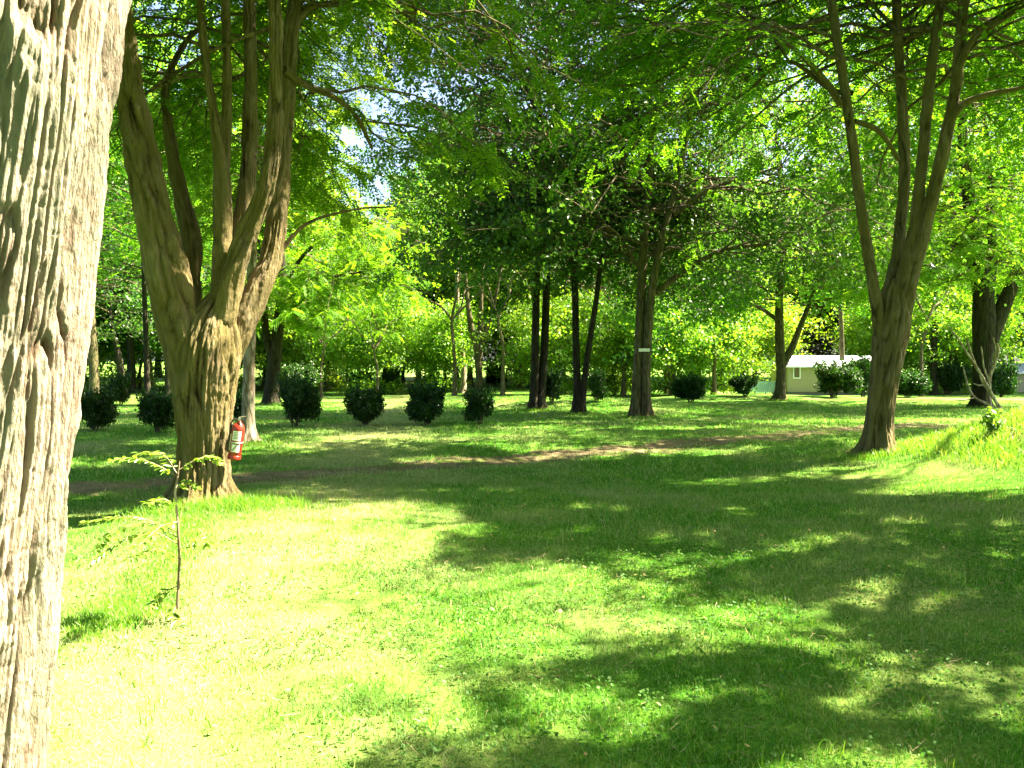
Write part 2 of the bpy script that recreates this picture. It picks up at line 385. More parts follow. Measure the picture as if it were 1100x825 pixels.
tag(link('grass', me, M['grass']), 'short mown grass covering the lawn', 'grass', kind='stuff')
# clover mixed into the lawn
xy = frustum_pts(rg, 2.4, 7.5, 300); k = n2(xy[:, 0], xy[:, 1], .7, 12) + .25 * (xy[:, 0] > 0) > .02; xy = xy[k]
def discs(xy, z, r, rng, tilt=.6):
    n = len(xy); nrm_ = nrm(np.stack([rng.normal(0, tilt, n), rng.normal(0, tilt, n), np.ones(n)], 1))
    a = rng.uniform(0, 2 * np.pi, n); u = nrm(np.cross(nrm_, np.stack([np.cos(a), np.sin(a), np.zeros(n)], 1))); v = np.cross(nrm_, u)
    C = np.column_stack([xy, z]); r = r[:, None]
    V = np.stack([C - u * r, C - u * r * .3 + v * r * .85, C + u * r * .9 + v * r * .5, C + u * r * .9 - v * r * .5, C - u * r * .3 - v * r * .85], 1).reshape(-1, 3)
    i = np.arange(n)[:, None] * 5
    return V, i + np.array([[0, 1, 2, 3]]), i + np.array([[0, 3, 4]])
xy3 = np.repeat(xy, 3, 0) + rg.normal(0, .008, (len(xy) * 3, 2))
V, Q, T = discs(xy3, H(xy3[:, 0], xy3[:, 1]) + np.repeat(rg.uniform(.025, .055, len(xy)), 3), rg.uniform(.006, .010, len(xy3)), rg)
tag(link('clover', mesh_np('clover', V, Q, T, False), M['clover']), 'round clover leaves scattered through the shaded lawn', 'clover', kind='stuff')
# longer grass
def scatter_gauss(n, cx, cy, sx, sy, rot=0):
    p = rg.normal(0, 1, (n, 2)) * (sx, sy); c, s = math.cos(rot), math.sin(rot)
    return np.stack([cx + p[:, 0] * c - p[:, 1] * s, cy + p[:, 0] * s + p[:, 1] * c], 1)
# ------------------------------------------------------------------ tubes
def tubes(P, R, n, ph=0.0):
    """P (B,k,3) centre lines, R (B,k) radii -> vertices and quads"""
    B, k, _ = P.shape
    T = nrm(np.gradient(P, axis=1))
    ref = np.where(np.abs(T[:, :1, 2:3]) > .95, np.array([[[0, 1., 0]]]), np.array([[[0, 0, 1.]]]))
    if True:
        U = np.zeros_like(P); u = nrm(np.cross(T[:, 0], np.broadcast_to(ref[:, 0], T[:, 0].shape)))
        U[:, 0] = u
        for i in range(1, k):
            u = nrm(u - T[:, i] * (u * T[:, i]).sum(-1, keepdims=True)); U[:, i] = u
    W = np.cross(T, U)
    a = np.linspace(0, 2 * np.pi, n, endpoint=False) + ph
    V = P[:, :, None] + (U[:, :, None] * np.cos(a)[None, None, :, None] + W[:, :, None] * np.sin(a)[None, None, :, None]) * R[:, :, None, None]
    b = (np.arange(B) * k * n)[:, None, None]; r = (np.arange(k - 1) * n)[None, :, None]; j = np.arange(n)[None, None]
    j2 = (j + 1) % n
    Q = np.stack([b + r + j, b + r + j2, b + r + n + j2, b + r + n + j], -1).reshape(-1, 4)
    return V.reshape(-1, 3), Q
def path_resample(P, R, ds):
    C = catmull(P, 24); Rr = catmull([(r, 0, 0) for r in R], 24)[:, 0]
    s = np.concatenate([[0], np.cumsum(np.linalg.norm(np.diff(C, axis=0), axis=1))])
    n = max(4, int(s[-1] / ds)); q = np.linspace(0, s[-1], n)
    return np.stack([np.interp(q, s, C[:, i]) for i in range(3)], 1), np.interp(q, s, np.maximum(Rr, .01)), q
def bark_tube(P, R, ds, n, seed, amp=.03, fu=22., fv=3.2, flare=0.0, lump=.05, gk=1.0, roots=0.0):
    """a furrowed limb: real relief pushed along the normal; returns V, Q, ridge value"""
    C, r, s = path_resample(P, R, ds)
    if flare: r = r * (1 + flare * np.exp(-s / .22))
    V, Q = tubes(C[None], r[None], n)
    k = len(C); V = V.reshape(k, n, 3); D = nrm(V - C[:, None])
    a = np.linspace(0, 2 * np.pi, n, endpoint=False)
    rr = r.mean(); U = np.stack([np.cos(a) * rr, np.sin(a) * rr], 1)
    p = np.concatenate([np.broadcast_to(U[None], (k, n, 2)), np.broadcast_to(s[:, None, None], (k, n, 1))], 2).reshape(-1, 3) + seed * 1.73
    wx = .7 * perlin(p * (6, 6, 1.3)); wy = .7 * perlin(p * (6, 6, 1.3) + 31.7); wz = perlin(p * (9, 9, 3) + 13)
    wv = np.stack([wx, wy, wz * .5], 1)
    def fis(a, bz, o, k, g=1.0):
        return np.clip(np.abs(perlin(p * (a, a, bz) + o + wv * g)) * k * gk, 0, 1)
    b1 = fis(fu * .55, fv * .26, 0, 6.5, 1.0); b2 = fis(fu * 1.25, fv * .55, 11, 4.5, 1.3); b3 = fis(fu * 3.0, fv * 1.3, 23, 3.4, 1.0)
    plate = np.clip(perlin(p * (fu * .5, fu * .5, fv * .9) + 41 + wv) * 4, -1, 1)       # flakes that overlap in steps
    crack = fis(12, 13, 77, 7, .6)
    fine = perlin(p * (fu * 4.2, fu * 4.2, fv * 7) + 5)
    low = perlin(p * (2.6, 2.6, .7) + 9)
    lob = perlin(p * (4.5, 4.5, .45) + 19)
    fib = perlin(p * (fu * 3.4, fu * 3.4, fv * 1.2) + 61 + wv * 1.6)
    h = b1 * .40 + b2 * .22 + b3 * .12 + .04 * crack + .12 * plate + fine * .07 + fib * .16
    dsp = (h - .6) * amp + (low * .6 + lob) * lump * r.repeat(n)
    if roots:
        lobes = np.cos(a * 5 + seed) * .5 + np.cos(a * 3 + seed * 2.1) * .5
        dsp = dsp + (np.exp(-np.maximum(s - .05, 0) / .20)[:, None] * r[:, None] * roots * (lobes[None] + .25)).ravel()
    V = V + D * dsp.reshape(k, n, 1)
    return V.reshape(-1, 3), Q, np.clip(h + .08 * low, 0, 1)

# ------------------------------------------------------------------ crowns
SH = np.array([-SUN.x / SUN.z, -SUN.y / SUN.z])
def lit_keep(P, rng, fine=False):
    """holes in the crowns: thin a crown where its shade would cover the open sunny lawn"""
    sx = P[:, 0] + SH[0] * P[:, 2]; sy = P[:, 1] + SH[1] * P[:, 2]
    j = .35 * n2(sx, sy, .9, 20) + .2 * n2(sx, sy, .35, 21)
    x = sx + j * 2.0; y = sy + j * 1.3
    px = x / np.maximum(y, .5) * FPX + 550
    keep = np.ones(len(P))
    main = (y > 1.0) & (y < 9.6) & (x > np.where(y < 3.4, -3.3, -5.5)) & (px < 425 + 25 * np.clip(y - 5, -2, 1.5))
    keep[main] = .0
    tong = (y > 5.2) & (y < 6.9) & (px > 300) & (px < 640) & (y < 6.5); keep[tong] = .15
    bank = (y > 9.7) & (y < 15.5) & (px > 925 - (y - 10) * 2) & (px < 1250); keep[bank] = .04
    b2 = (y > 4.75) & (y < 5.6) & (px > 420) & (px < 900); keep[b2] = np.minimum(keep[b2], .25)
    b3 = gauss(x, y, xat(870, 5.0), 5.0, .5, .18) > .4; keep[b3] = .1
    b4 = gauss(x, y, xat(1060, 3.9), 3.9, .25, .18) > .5; keep[b4] = .15
    b5 = gauss(x, y, xat(600, 4.0), 4.0, .35, .14) > .4; keep[b5] = .1
    b6 = gauss(x, y, xat(420, 10.6), 10.9, 1.6, .25) > .5; keep[b6] = np.minimum(keep[b6], .35)
    if fine:
        near = (y > 1.5) & (y < 9.6) & ~main & (n2(x * .7, y, .48, 30) + .5 * n2(x, y, .22, 31) > .25); keep[near] = np.minimum(keep[near], .06)
        b8 = (y >= 9.6) & (y < 20) & (n2(x * .42, y, .95, 33) + .3 * n2(x, y, .4, 34) > .33); keep[b8] = np.minimum(keep[b8], .06)
    b9 = (y > 43) & (y < 68) & (x > -14) & (x < 30); keep[b9] = np.minimum(keep[b9], .08)
    if fine:
        b10 = (y >= 20) & (y < 43) & (n2(x * .3, y, 1.7, 44) > .5); keep[b10] = np.minimum(keep[b10], .05)
    return rng.random(len(P)) < keep

def frond_mesh(P, D, rng, L=.24, n=6, ll=.042, lw=.016):
    Nn = len(P); up = nrm(np.stack([rng.normal(0, .35, Nn), rng.normal(0, .35, Nn), np.ones(Nn)], 1))
    D = nrm(D + rng.normal(0, .25, D.shape) + np.array([0, 0, -.18])); S = nrm(np.cross(D, up)); Lk = L * rng.uniform(.7, 1.25, Nn)
    out = []
    for i in range(n):
        t = (i + .6) / n; c = P + D * (Lk * t)[:, None] + np.array([0, 0, -1.]) * (Lk * .28 * t * t)[:, None]
        for s in (-1, 1):
            l = ll * (1 - .35 * abs(t - .4)); e = c + (S * s * .92 + D * .38 + rng.normal(0, .12, S.shape)) * l
            m = (c + e) / 2
            out.append(np.stack([c, m + D * lw, e, m - D * lw], 1))
    V = np.stack(out, 1).reshape(-1, 3)
    return V, np.arange(len(V)).reshape(-1, 4)
def leaf_mesh(P, rng, size, flat=.55):
    n = len(P); nn_ = nrm(np.stack([rng.normal(0, flat, n), rng.normal(0, flat, n), rng.uniform(.2, 1, n)], 1))
    a = rng.uniform(0, 2 * np.pi, n); u = nrm(np.cross(nn_, np.stack([np.cos(a), np.sin(a), rng.normal(0, .3, n)], 1))); v = np.cross(nn_, u)
    s = (size * rng.uniform(.6, 1.3, n))[:, None]
    V = np.stack([P - u * s * .55, P + v * s * .34 + nn_ * s * .05, P + u * s * .55 - nn_ * s * .08, P - v * s * .34 + nn_ * s * .05], 1).reshape(-1, 3)
    return V, np.arange(len(V)).reshape(-1, 4)

def crown(limbs, rng, hmin, hmax, Rmax, nsec, nter, nleaf, kind, size=.08, rise=(.05, .6), droop=.25, mask=False, ls=None, frac=.62, prof=1.0, spread=.16, axisxy=None, open_=0.0, front=0.0, fw=1.3, fdx=0.0):
    """limbs: list of (P (k,3), R (k)) in the crown's frame. Returns wood (V,Q) and leaves (V,Q)."""
    pts = np.concatenate([p for p, r in limbs]); rad = np.concatenate([r for p, r in limbs])
    tan = np.concatenate([nrm(np.gradient(p, axis=0)) for p, r in limbs])
    ok = np.where(pts[:, 2] > hmin)[0]
    if len(ok) == 0: ok = np.array([len(pts) - 1])
    wgt = 1.0 + 0 * ok
    i = rng.choice(ok, nsec); p0 = pts[i]; rr = rad[i]
    t = np.clip((p0[:, 2] - hmin) / (hmax - hmin), 0, 1)
    if axisxy is None: axisxy = pts[ok][:, :2].mean(0)
    outw = p0[:, :2] - np.asarray(axisxy); a = rng.uniform(0, 2 * np.pi, nsec)
    dxy = np.stack([np.cos(a), np.sin(a)], 1) + .9 * outw / (np.linalg.norm(outw, axis=1, keepdims=True) + .6)
    dxy = nrm(dxy)
    e = rng.uniform(rise[0], rise[1], nsec) + .5 * t
    d = nrm(np.column_stack([dxy * np.cos(e)[:, None], np.sin(e)]))
    Ls = Rmax * np.clip((np.sin(np.pi * np.clip(.18 + .74 * t, 0, 1)) ** prof), .15, 1) * rng.uniform(.55, 1.1, nsec)
    ns = 9; u = np.linspace(0, 1, ns)
    wob = np.cumsum(rng.normal(0, .045, (nsec, ns, 3)), 1) * u[None, :, None] ** .5
    S = p0[:, None] + d[:, None] * (Ls[:, None, None] * u[None, :, None]) + wob * Ls[:, None, None]
    S[:, :, 2] -= droop * Ls[:, None] * u[None] ** 2.2
    Rs = np.clip(np.minimum(rr[:, None] * .55, .0065 * Ls[:, None] + .004), .0035, None) * (1 - .85 * u[None])
    # tertiary
    m = nsec * nter; si = np.repeat(np.arange(nsec), nter); f = (np.tile(np.linspace(.22, .98, nter), nsec) + rng.normal(0, .03, m)).clip(.12, 1)
    x = f * (ns - 1); i0 = np.minimum(x.astype(int), ns - 2); fr = (x - i0)[:, None]
    q0 = S[si, i0] * (1 - fr) + S[si, i0 + 1] * fr; tg = nrm(S[si, i0 + 1] - S[si, i0])
    sd = nrm(np.cross(tg, [0, 0, 1.])) * np.where(np.arange(m) % 2, 1, -1)[:, None]
    dt = nrm(tg * .65 + sd * rng.uniform(.4, 1, (m, 1)) + rng.normal(0, .22, (m, 3)) + np.array([0, 0, .08]))
    Lt = (Ls[si] * .42 * (1.15 - f * .7)).clip(.25, 2.4) * rng.uniform(.6, 1.2, m)
    low_ok = S[:, :, 2].min(1) > 1.9
    if mask:
        tk = lit_keep(q0 + dt * (Lt * .6)[:, None] + np.asarray(mask), rng)
        sk = (tk.reshape(nsec, nter).mean(1) > .22) & low_ok
        tk &= sk[si]
        if front:
            wp = q0 + dt * (Lt * .5)[:, None] + np.asarray(mask); vis = (wp[:, 2] < EYE + .43 * wp[:, 1] + .4) & (wp[:, 1] < mask[1] + .5) & (np.abs(wp[:, 0] / np.maximum(wp[:, 1], 1) * mask[1] - mask[0] - fdx * (wp[:, 2] - mask[2])) < fw); tk &= ~(vis & (rng.random(m) < front))
            s2 = tk.reshape(nsec, nter).mean(1) > .3; tk &= s2[si]; sk &= s2
        S = S[sk]; Rs = Rs[sk]; q0 = q0[tk]; dt = dt[tk]; Lt = Lt[tk]; m = len(q0)
    V1, Q1 = tubes(S, Rs, 5)
    nt_ = 5; u2 = np.linspace(0, 1, nt_)
    T3 = q0[:, None] + dt[:, None] * (Lt[:, None, None] * u2[None, :, None]) + np.cumsum(rng.normal(0, .04, (m, nt_, 3)), 1) * Lt[:, None, None] * u2[None, :, None]
    T3[:, :, 2] -= (droop * .8) * Lt[:, None] * u2[None] ** 2
    R3 = np.clip(.007 * Lt[:, None] + .002, .003, .012) * (1 - .7 * u2[None])
    V2, Q2 = tubes(T3, R3, 3)
    # leaf anchors
    ti = np.repeat(np.arange(m), nleaf); f = rng.uniform(.12, 1, m * nleaf); x = f * (nt_ - 1); i0 = np.minimum(x.astype(int), nt_ - 2); fr = (x - i0)[:, None]
    A = T3[ti, i0] * (1 - fr) + T3[ti, i0 + 1] * fr; AD = nrm(T3[ti, i0 + 1] - T3[ti, i0])
    sd = nrm(np.cross(AD, [0, 0, 1.])) * rng.choice([-1, 1], (len(A), 1))
    AD = nrm(AD * .6 + sd * .8)
    if kind != 'frond': A = A + rng.normal(0, 1, A.shape) * spread * np.array([1, 1, .7])
    if open_ > 0:
        kk = perlin(A / 1.3 + 3.3) > -open_ * .0 + (open_ - .5); A = A[kk]; AD = AD[kk]
    if mask:
        k = lit_keep(A + np.asarray(mask), rng, True); A = A[k]; AD = AD[k]
    if kind == 'frond': VL, QL = frond_mesh(A, AD, rng, *(size if hasattr(size, '__len__') else ()))
    else: VL, QL = leaf_mesh(A, rng, size)
    return np.concatenate([V1, V2]), np.concatenate([Q1, Q2 + len(V1)]), VL, QL

def px_limb(pts, D, dD=0.0):
    """photo outline of a limb -> world centre line at depth D (drifting by dD along it) and radii"""
    k = len(pts); P = []; R = []
    for i, (x, y, wv) in enumerate(pts):
        dd = D + dD * i / max(1, k - 1); P.append(tuple(at(x, y, dd))); R.append(wv / FPX * dd / 2)
    return P, R
def extend(P, R, top, rng, spread=.25, out=(0, 0)):
    P = [tuple(p) for p in P]; R = list(R); d = np.array(P[-1]) - np.array(P[-2]); d /= np.linalg.norm(d)
    d[:2] += np.array(out); r0 = R[-1]; z0 = P[-1][2]
    while P[-1][2] < top:
        d = d + rng.normal(0, .10, 3) + np.array([0, 0, .12]); d /= np.linalg.norm(d)
        if d[2] < .4: d[2] = .4
        P.append(tuple(np.array(P[-1]) + d * 1.1)); R.append(max(.012, r0 * (1 - .93 * (P[-1][2] - z0) / max(1e-3, top - z0))))
    return P, R
def hero(name, label, base, trunks, limbs, mat, lmat, cp, seed, tn=48, ds=.05, amp=.02, group=None, cat='tree', fu=22., gk=1.0, flare=.35):
    """tree whose trunk and limbs follow measured centre lines (world coordinates)"""
    rng = np.random.default_rng(seed)
    t = thing(name, label, cat, base, 0, group); b = np.array(tuple(base))
    al = []
    for nm, L_ in (('trunk', trunks), ('limb', limbs)):
        for j, (P, R) in enumerate(L_):
            P = [tuple(np.array(p) - b) for p in P]
            wid = max(R); n = max(8, int(tn * min(1, wid / max(trunks[0][1]))))
            V, Q, h = bark_tube(P, R, ds if wid > .05 else ds * 2, n, seed * 3 + j * 7 + (nm == 'limb') * 40, amp * min(1, wid / .25), fu=fu, gk=gk, flare=flare if nm == 'trunk' else 0, roots=.75 if nm == 'trunk' else 0)
            link(nm, mesh_np(nm, V, Q, attr=h), mat, t)
            C, r, s = path_resample(P, R, .3); al.append((C, r))
    if cp:
        mk = cp.pop('mask', False)
        V1, Q1, VL, QL = crown(al, rng, mask=tuple(b) if mk else False, **cp)
        link('branches', mesh_np('branches', V1, Q1), M['twig'] if cp['kind'] != 'x' else mat, t)
        link('crown', mesh_np('crown', VL, QL, smooth=False), lmat, t)
    return t

# ================================================================== the trees measured from the photo
# front trunk at the left edge
def front_tree():
    rng = np.random.default_rng(5); D = 2.62
    P0 = [(25, 1130, 330), (34, 920, 290), (45, 825, 266), (56, 700, 254), (70, 560, 248), (86, 420, 242), (101, 280, 238), (122, 120, 236), (135, 0, 232), (150, -150, 225)]
    P, R = [], []
    for x, y, wv in P0:
        P.append(tuple(at(x - wv / 2 - 15, y, D))); R.append(wv / FPX * D / 2)
    P, R = extend(P, R, 9.5, rng, out=(-.1, -.25))
    base = Vector((P[0][0], P[0][1], float(H(P[0][0], P[0][1])) - .02)); b = np.array(tuple(base))
    t = thing('tree', 'huge pale furrowed trunk filling the left edge of the view', 'tree', base)
    P = [np.array(p) - b for p in P]; P = [p for p in P]
    P[0] = np.array((0, 0, -.05)); 
    C, r, s = path_resample(P, R, .0075 * 1)
    k = 640; C, r, s = path_resample(P, R, .3); j = int(np.searchsorted(C[:, 2], 4.3))
    V, Q, h = bark_tube(C[:j + 1], r[:j + 1], .0065, 760, 17, .050, 19., 1.9, lump=.08, gk=.85)
    V2, Q2, h2 = bark_tube(C[j - 1:], r[j - 1:], .06, 60, 18, .03, 17., 2.6, lump=.05)
    link('trunk', mesh_np('trunk', np.concatenate([V, V2]), np.concatenate([Q, Q2 + len(V)]), attr=np.concatenate([h, h2])), M['bark_front'], t)
    al = [(path_resample(P, R, .3)[0], path_resample(P, R, .3)[1])]
    for a in (-.5, .4, 1.4, 3.6):
        q = P[-4]; d = np.array((math.cos(a) * .6, math.sin(a) * .6, .8)); pp = [q + d * i * .9 + rng.normal(0, .1, 3) for i in range(7)]; rr = list(np.linspace(.15, .02, 7))
        V, Q, h = bark_tube(pp, rr, .08, 14, 3, .01); link('limb', mesh_np('limb', V, Q, attr=h), M['bark_front'], t)
        al.append(path_resample(pp, rr, .3)[:2])
    V1, Q1, VL, QL = crown(al, rng, 5.0, 12, 4.2, 130, 9, 12, 'frond', size=(.3, 6, .06, .026), mask=tuple(b))
    link('branches', mesh_np('branches', V1, Q1), M['twig'], t); link('crown', mesh_np('crown', VL, QL, smooth=False), M['locust'], t)
front_tree()

# left forked tree carrying the extinguisher
gB = ground_at(217, 541); DB = gB.y
rB = np.random.default_rng(21)
def L(pts, D, dD=0, top=None, out=(0, 0), rng=rB):
    P, R = px_limb(pts, D, dD)
    if top: P, R = extend(P, R, top, rng, out=out)
    return P, R
trB = [L([(218, 552, 62), (218, 520, 51), (219, 470, 54), (219, 420, 64), (222, 380, 72), (227, 350, 58), (236, 325, 30), (246, 300, 10)], DB)]
liB = [L([(206, 420, 40), (199, 370, 48), (187, 320, 46), (168, 240, 40), (151, 165, 34), (140, 100, 29), (132, 40, 25), (122, -40, 20)], DB, -.5, 10.5, (-.12, -.1)),
       L([(228, 400, 32), (237, 350, 30), (250, 295, 26), (268, 245, 22), (286, 200, 19), (294, 150, 17), (296, 90, 15), (296, 0, 14), (296, -60, 12)], DB, -.3, 11, (.1, -.1)),
       L([(236, 330, 22), (239, 270, 20), (239, 215, 19), (236, 160, 15), (228, 110, 10), (220, 60, 9), (215, 0, 8), (213, -50, 7)], DB, .1, 9.5),
       L([(240, 200, 12), (243, 145, 11), (244, 70, 10), (242, 0, 9), (240, -60, 8)], DB, .3, 9.5),
       L([(240, 360, 24), (250, 300, 24), (260, 240, 20), (266, 190, 18), (269, 120, 15), (269, 60, 14), (268, 0, 13), (266, -50, 12)], DB + .15, .5, 11, (.02, .2)),
       L([(238, 392, 32), (258, 350, 31), (277, 312, 28), (291, 275, 24), (299, 220, 22), (304, 150, 20), (308, 80, 19), (313, 30, 17), (323, -20, 14), (330, -60, 15)], DB + .2, .9, 11.5, (.15, .15)),
       L([(306, 55, 13), (320, 22, 11), (340, 6, 8), (370, 4, 6), (410, 12, 5), (447, 14, 3)], DB + .9, .2),
       L([(200, 330, 30), (205, 260, 22), (192, 200, 16), (180, 130, 10), (178, 90, 8), (200, 45, 5), (222, 25, 3)], DB + .3, .8),
       L([(305, 75, 9), (330, 92, 8), (360, 105, 6), (383, 125, 5), (400, 160, 3)], DB + .6, 1.2),
       L([(286, 275, 8), (300, 270, 6), (330, 240, 4), (380, 225, 3), (420, 222, 2)], DB + .6, .6)]
tB = hero('tree', 'forked mossy tree with a red fire extinguisher on its trunk', gB, trB, liB, M['bark_moss'], M['locust'],
     dict(hmin=4.6, hmax=11.5, Rmax=3.8, front=.92, fw=1.5, nsec=230, nter=10, nleaf=10, size=(.28, 7, .054, .022), kind='frond', mask=True, droop=.45, rise=(-.15, .35), prof=.6), 31, tn=230, ds=.016, amp=.07, fu=17., gk=.55)

# right locust with four limbs
gF = ground_at(944, 487); DF = gF.y; rF = np.random.default_rng(23)
trF = [L([(943, 492, 36), (944, 470, 29), (947, 430, 28), (951, 400, 30), (957, 360, 36), (960, 330, 34), (963, 300, 22)], DF)]
liF = [L([(948, 385, 14), (944, 345, 14), (937, 300, 12), (926, 230, 11), (917, 165, 10.5), (911, 120, 10), (902, 60, 9.5), (893, 0, 9), (884, -70, 8)], DF, -.6, 16.5, (-.1, 0), rF),
       L([(954, 365, 18), (958, 315, 17), (965, 265, 13), (971, 200, 12), (970, 130, 11), (966, 60, 10), (963, 0, 10), (960, -70, 9)], DF, .4, 17.5, (0, .1), rF),
       L([(962, 350, 18), (970, 305, 17), (980, 255, 13), (988, 200, 12), (995, 130, 11.5), (1002, 60, 11), (1010, 0, 10), (1018, -60, 9)], DF - .1, -.2, 17.5, (.05, 0), rF),
       L([(964, 372, 18), (976, 310, 18), (993, 245, 15), (1006, 195, 14), (1017, 145, 13), (1027, 90, 12), (1036, 0, 11), (1046, -60, 10)], DF, -.8, 17, (.12, 0), rF),
       L([(1018, 135, 8), (1035, 112, 7), (1060, 102, 6), (1090, 96, 5), (1130, 88, 3)], DF - .5, -.5),
       L([(1027, 80, 8), (1044, 44, 7), (1075, 22, 6), (1110, 0, 4)], DF - .6, -.6),
       L([(903, 112, 8), (885, 85, 7), (852, 52, 5), (808, 28, 4), (780, 12, 2)], DF - .4, -.6),
       L([(918, 130, 6), (940, 138, 6), (952, 150, 5), (966, 172, 4)], DF - .2, .3),
       L([(915, 100, 6), (890, 95, 5), (845, 66, 4), (800, 100, 3), (755, 130, 2)], DF, 1.5)]
tF = hero('tree', 'tall locust with four slender limbs at the edge of the long grass bank', gF, trF, liF, M['bark_moss'], M['locust'],
     dict(hmin=5.8, hmax=19, Rmax=6.6, front=.93, fw=2.0, fdx=.1, rise=(.0, .7), nsec=380, nter=11, nleaf=9, size=(.32, 7, .062, .027), kind='frond', mask=True, droop=.35, prof=.55), 37, tn=150, ds=.022, amp=.055, fu=17., gk=.55)

# middle-distance trees in the centre: (label, base px, trunks, limbs, bark, leaf, crown)
def mid_tree(label, bx, by, trunks, limbs, bark, leaf, cp, seed, tn=26, group=None, amp=.02):
    g_ = ground_at(bx, by); rng = np.random.default_rng(seed)
    tk = [L(p, g_.y, dd, top, o, rng) for p, dd, top, o in trunks]
    lb = [L(p, g_.y, dd, top, o, rng) for p, dd, top, o in limbs]
    return hero('tree', label, g_, tk, lb, bark, leaf, dict(cp), seed, tn=tn, ds=.09, amp=amp, group=group), g_
CD = dict(hmin=2.9, hmax=18, Rmax=6.6, nsec=210, nter=10, nleaf=48, kind='leaf', size=.13, rise=(-.05, .55), open_=.3, front=.9, fw=.9, fdx=.05, droop=.25, prof=.5, mask=True)
t688, g688 = mid_tree('broad dark tree bearing a small white board on its trunk', 688, 449,
    [([(682, 455, 15), (683, 435, 11.5), (685, 400, 10.5), (687, 360, 10), (689, 310, 10), (692, 250, 9), (697, 190, 7.5), (700, 120, 6)], 0, 19, (0, 0)),
     ([(694, 452, 14), (694, 435, 10.5), (694, 400, 9.5), (696, 360, 9.5), (699, 320, 9), (708, 270, 8), (719, 225, 7), (732, 175, 6), (742, 120, 5)], -.3, 18, (0, 0))],
    [([(692, 290, 9), (668, 265, 7), (645, 240, 5), (622, 232, 3)], .5, None, (0, 0)), ([(722, 230, 8), (760, 205, 6), (800, 190, 4), (840, 180, 2)], .5, None, (0, 0)),
     ([(704, 315, 8), (740, 288, 6), (780, 268, 5), (830, 262, 3)], -.5, None, (0, 0))],
    M['bark'], M['dark'], dict(CD, hmin=4.4, hmax=21, Rmax=7.4, nsec=290, nleaf=46, fw=1.9, fdx=.1, front=.96, open_=.36), 41, 44)
CT = dict(CD, nsec=190, Rmax=6.0, open_=.36, hmin=4.4, hmax=20, fw=.8, fdx=0.0)
t575, g575 = mid_tree('dark tree of two straight trunks rising side by side from one foot', 578, 440,
    [([(573, 446, 14), (574, 420, 10), (575, 370, 8.5), (576, 300, 8), (575, 240, 7), (577, 160, 6)], 0, 14, (0, 0)),
     ([(579, 444, 12), (582, 410, 9), (585, 370, 8.5), (587, 310, 8), (588, 250, 7), (592, 170, 5)], .4, 13, (.1, 0))], [],
    M['bark_dark'], M['dark'], CT, 43, 26)
t620, g620 = mid_tree('dark tree with a straight stem and a thin stem leaning right', 620, 445,
    [([(620, 450, 12), (620, 420, 8.5), (619, 380, 8), (618, 330, 7.5), (617, 270, 7), (613, 220, 6)], 0, 14, (-.1, 0)),
     ([(623, 448, 9), (627, 415, 7), (633, 370, 6.5), (640, 325, 6), (645, 285, 5), (652, 240, 4.5)], -.3, 12.5, (.15, 0))], [],
    M['bark_dark'], M['dark'], CT, 47, 26)
t515, g515 = mid_tree('small tree whose trunk splits low into a vase of thin stems', 515, 424,
    [([(515, 430, 10), (515, 410, 8), (514, 390, 8), (513, 372, 10), (506, 350, 7), (502, 320, 5), (498, 280, 4)], 0, 13, (-.1, 0))],
    [([(514, 378, 7), (516, 350, 6), (517, 320, 4), (519, 280, 3)], .5, 12, (0, 0)), ([(514, 380, 7), (522, 355, 6), (530, 330, 4), (538, 290, 3)], 0, 12, (.2, 0))],
    M['bark'], M['dark'], dict(CD, hmin=4.0, hmax=21, Rmax=7, nsec=150, size=.17, spread=.25), 53, 20)
t838, g838 = mid_tree('tree forking low on a rooty mound beside the beige cabin', 838, 430,
    [([(838, 434, 16), (838, 420, 11), (839, 400, 10.5), (838, 380, 10), (837, 340, 9), (838, 310, 8), (842, 260, 6), (840, 200, 5)], 0, 15, (0, 0))],
    [([(840, 392, 10), (850, 375, 8), (860, 350, 6), (870, 325, 5), (880, 290, 4), (886, 250, 3)], 0, 14, (.1, 0)), ([(837, 345, 5), (815, 330, 4), (790, 322, 3), (765, 318, 2)], 0, None, (0, 0))],
    M['bark'], M['mid'], dict(CD, hmin=4.2, hmax=22, Rmax=7.5, nsec=170, size=.17, spread=.25), 59, 24)
t1055, g1055 = mid_tree('stout dark tree with bare pale branches leaning against its foot', 1055, 438,
    [([(1054, 444, 24), (1054, 425, 19), (1055, 390, 19), (1057, 350, 23), (1055, 310, 20), (1047, 270, 18), (1042, 220, 14)], 0, 14, (-.05, 0))],
    [([(1062, 365, 20), (1075, 335, 16), (1090, 300, 13), (1106, 262, 11), (1120, 220, 9)], 0, 12, (.2, 0)), ([(1060, 320, 14), (1066, 270, 10), (1064, 230, 8)], .5, 13, (0, 0)),
     ([(1052, 280, 8), (1025, 262, 5), (1000, 258, 3)], 0, None, (0, 0))],
    M['bark_dark'], M['locust_pale'], dict(hmin=4.2, hmax=18, Rmax=6.5, nsec=170, nter=10, nleaf=8, kind='frond', size=(.38, 6, .085, .036), droop=.35, rise=(-.1, .4), prof=.5, mask=True), 61, 34)
t268, g268 = mid_tree('slim pale trunked tree standing just right of the forked mossy tree', 266, 476,
    [([(266, 480, 18), (266, 460, 14), (267, 420, 13), (268, 370, 12), (270, 320, 11), (272, 250, 9), (276, 180, 8), (280, 100, 6)], 0, 11, (0, 0))], [],
    M['bark_pale'], M['locust_pale'], dict(hmin=3.8, hmax=11.5, Rmax=3.0, nsec=120, nter=9, nleaf=10, kind='frond', size=(.32, 7, .064, .027), droop=.4, mask=True), 67, 22)
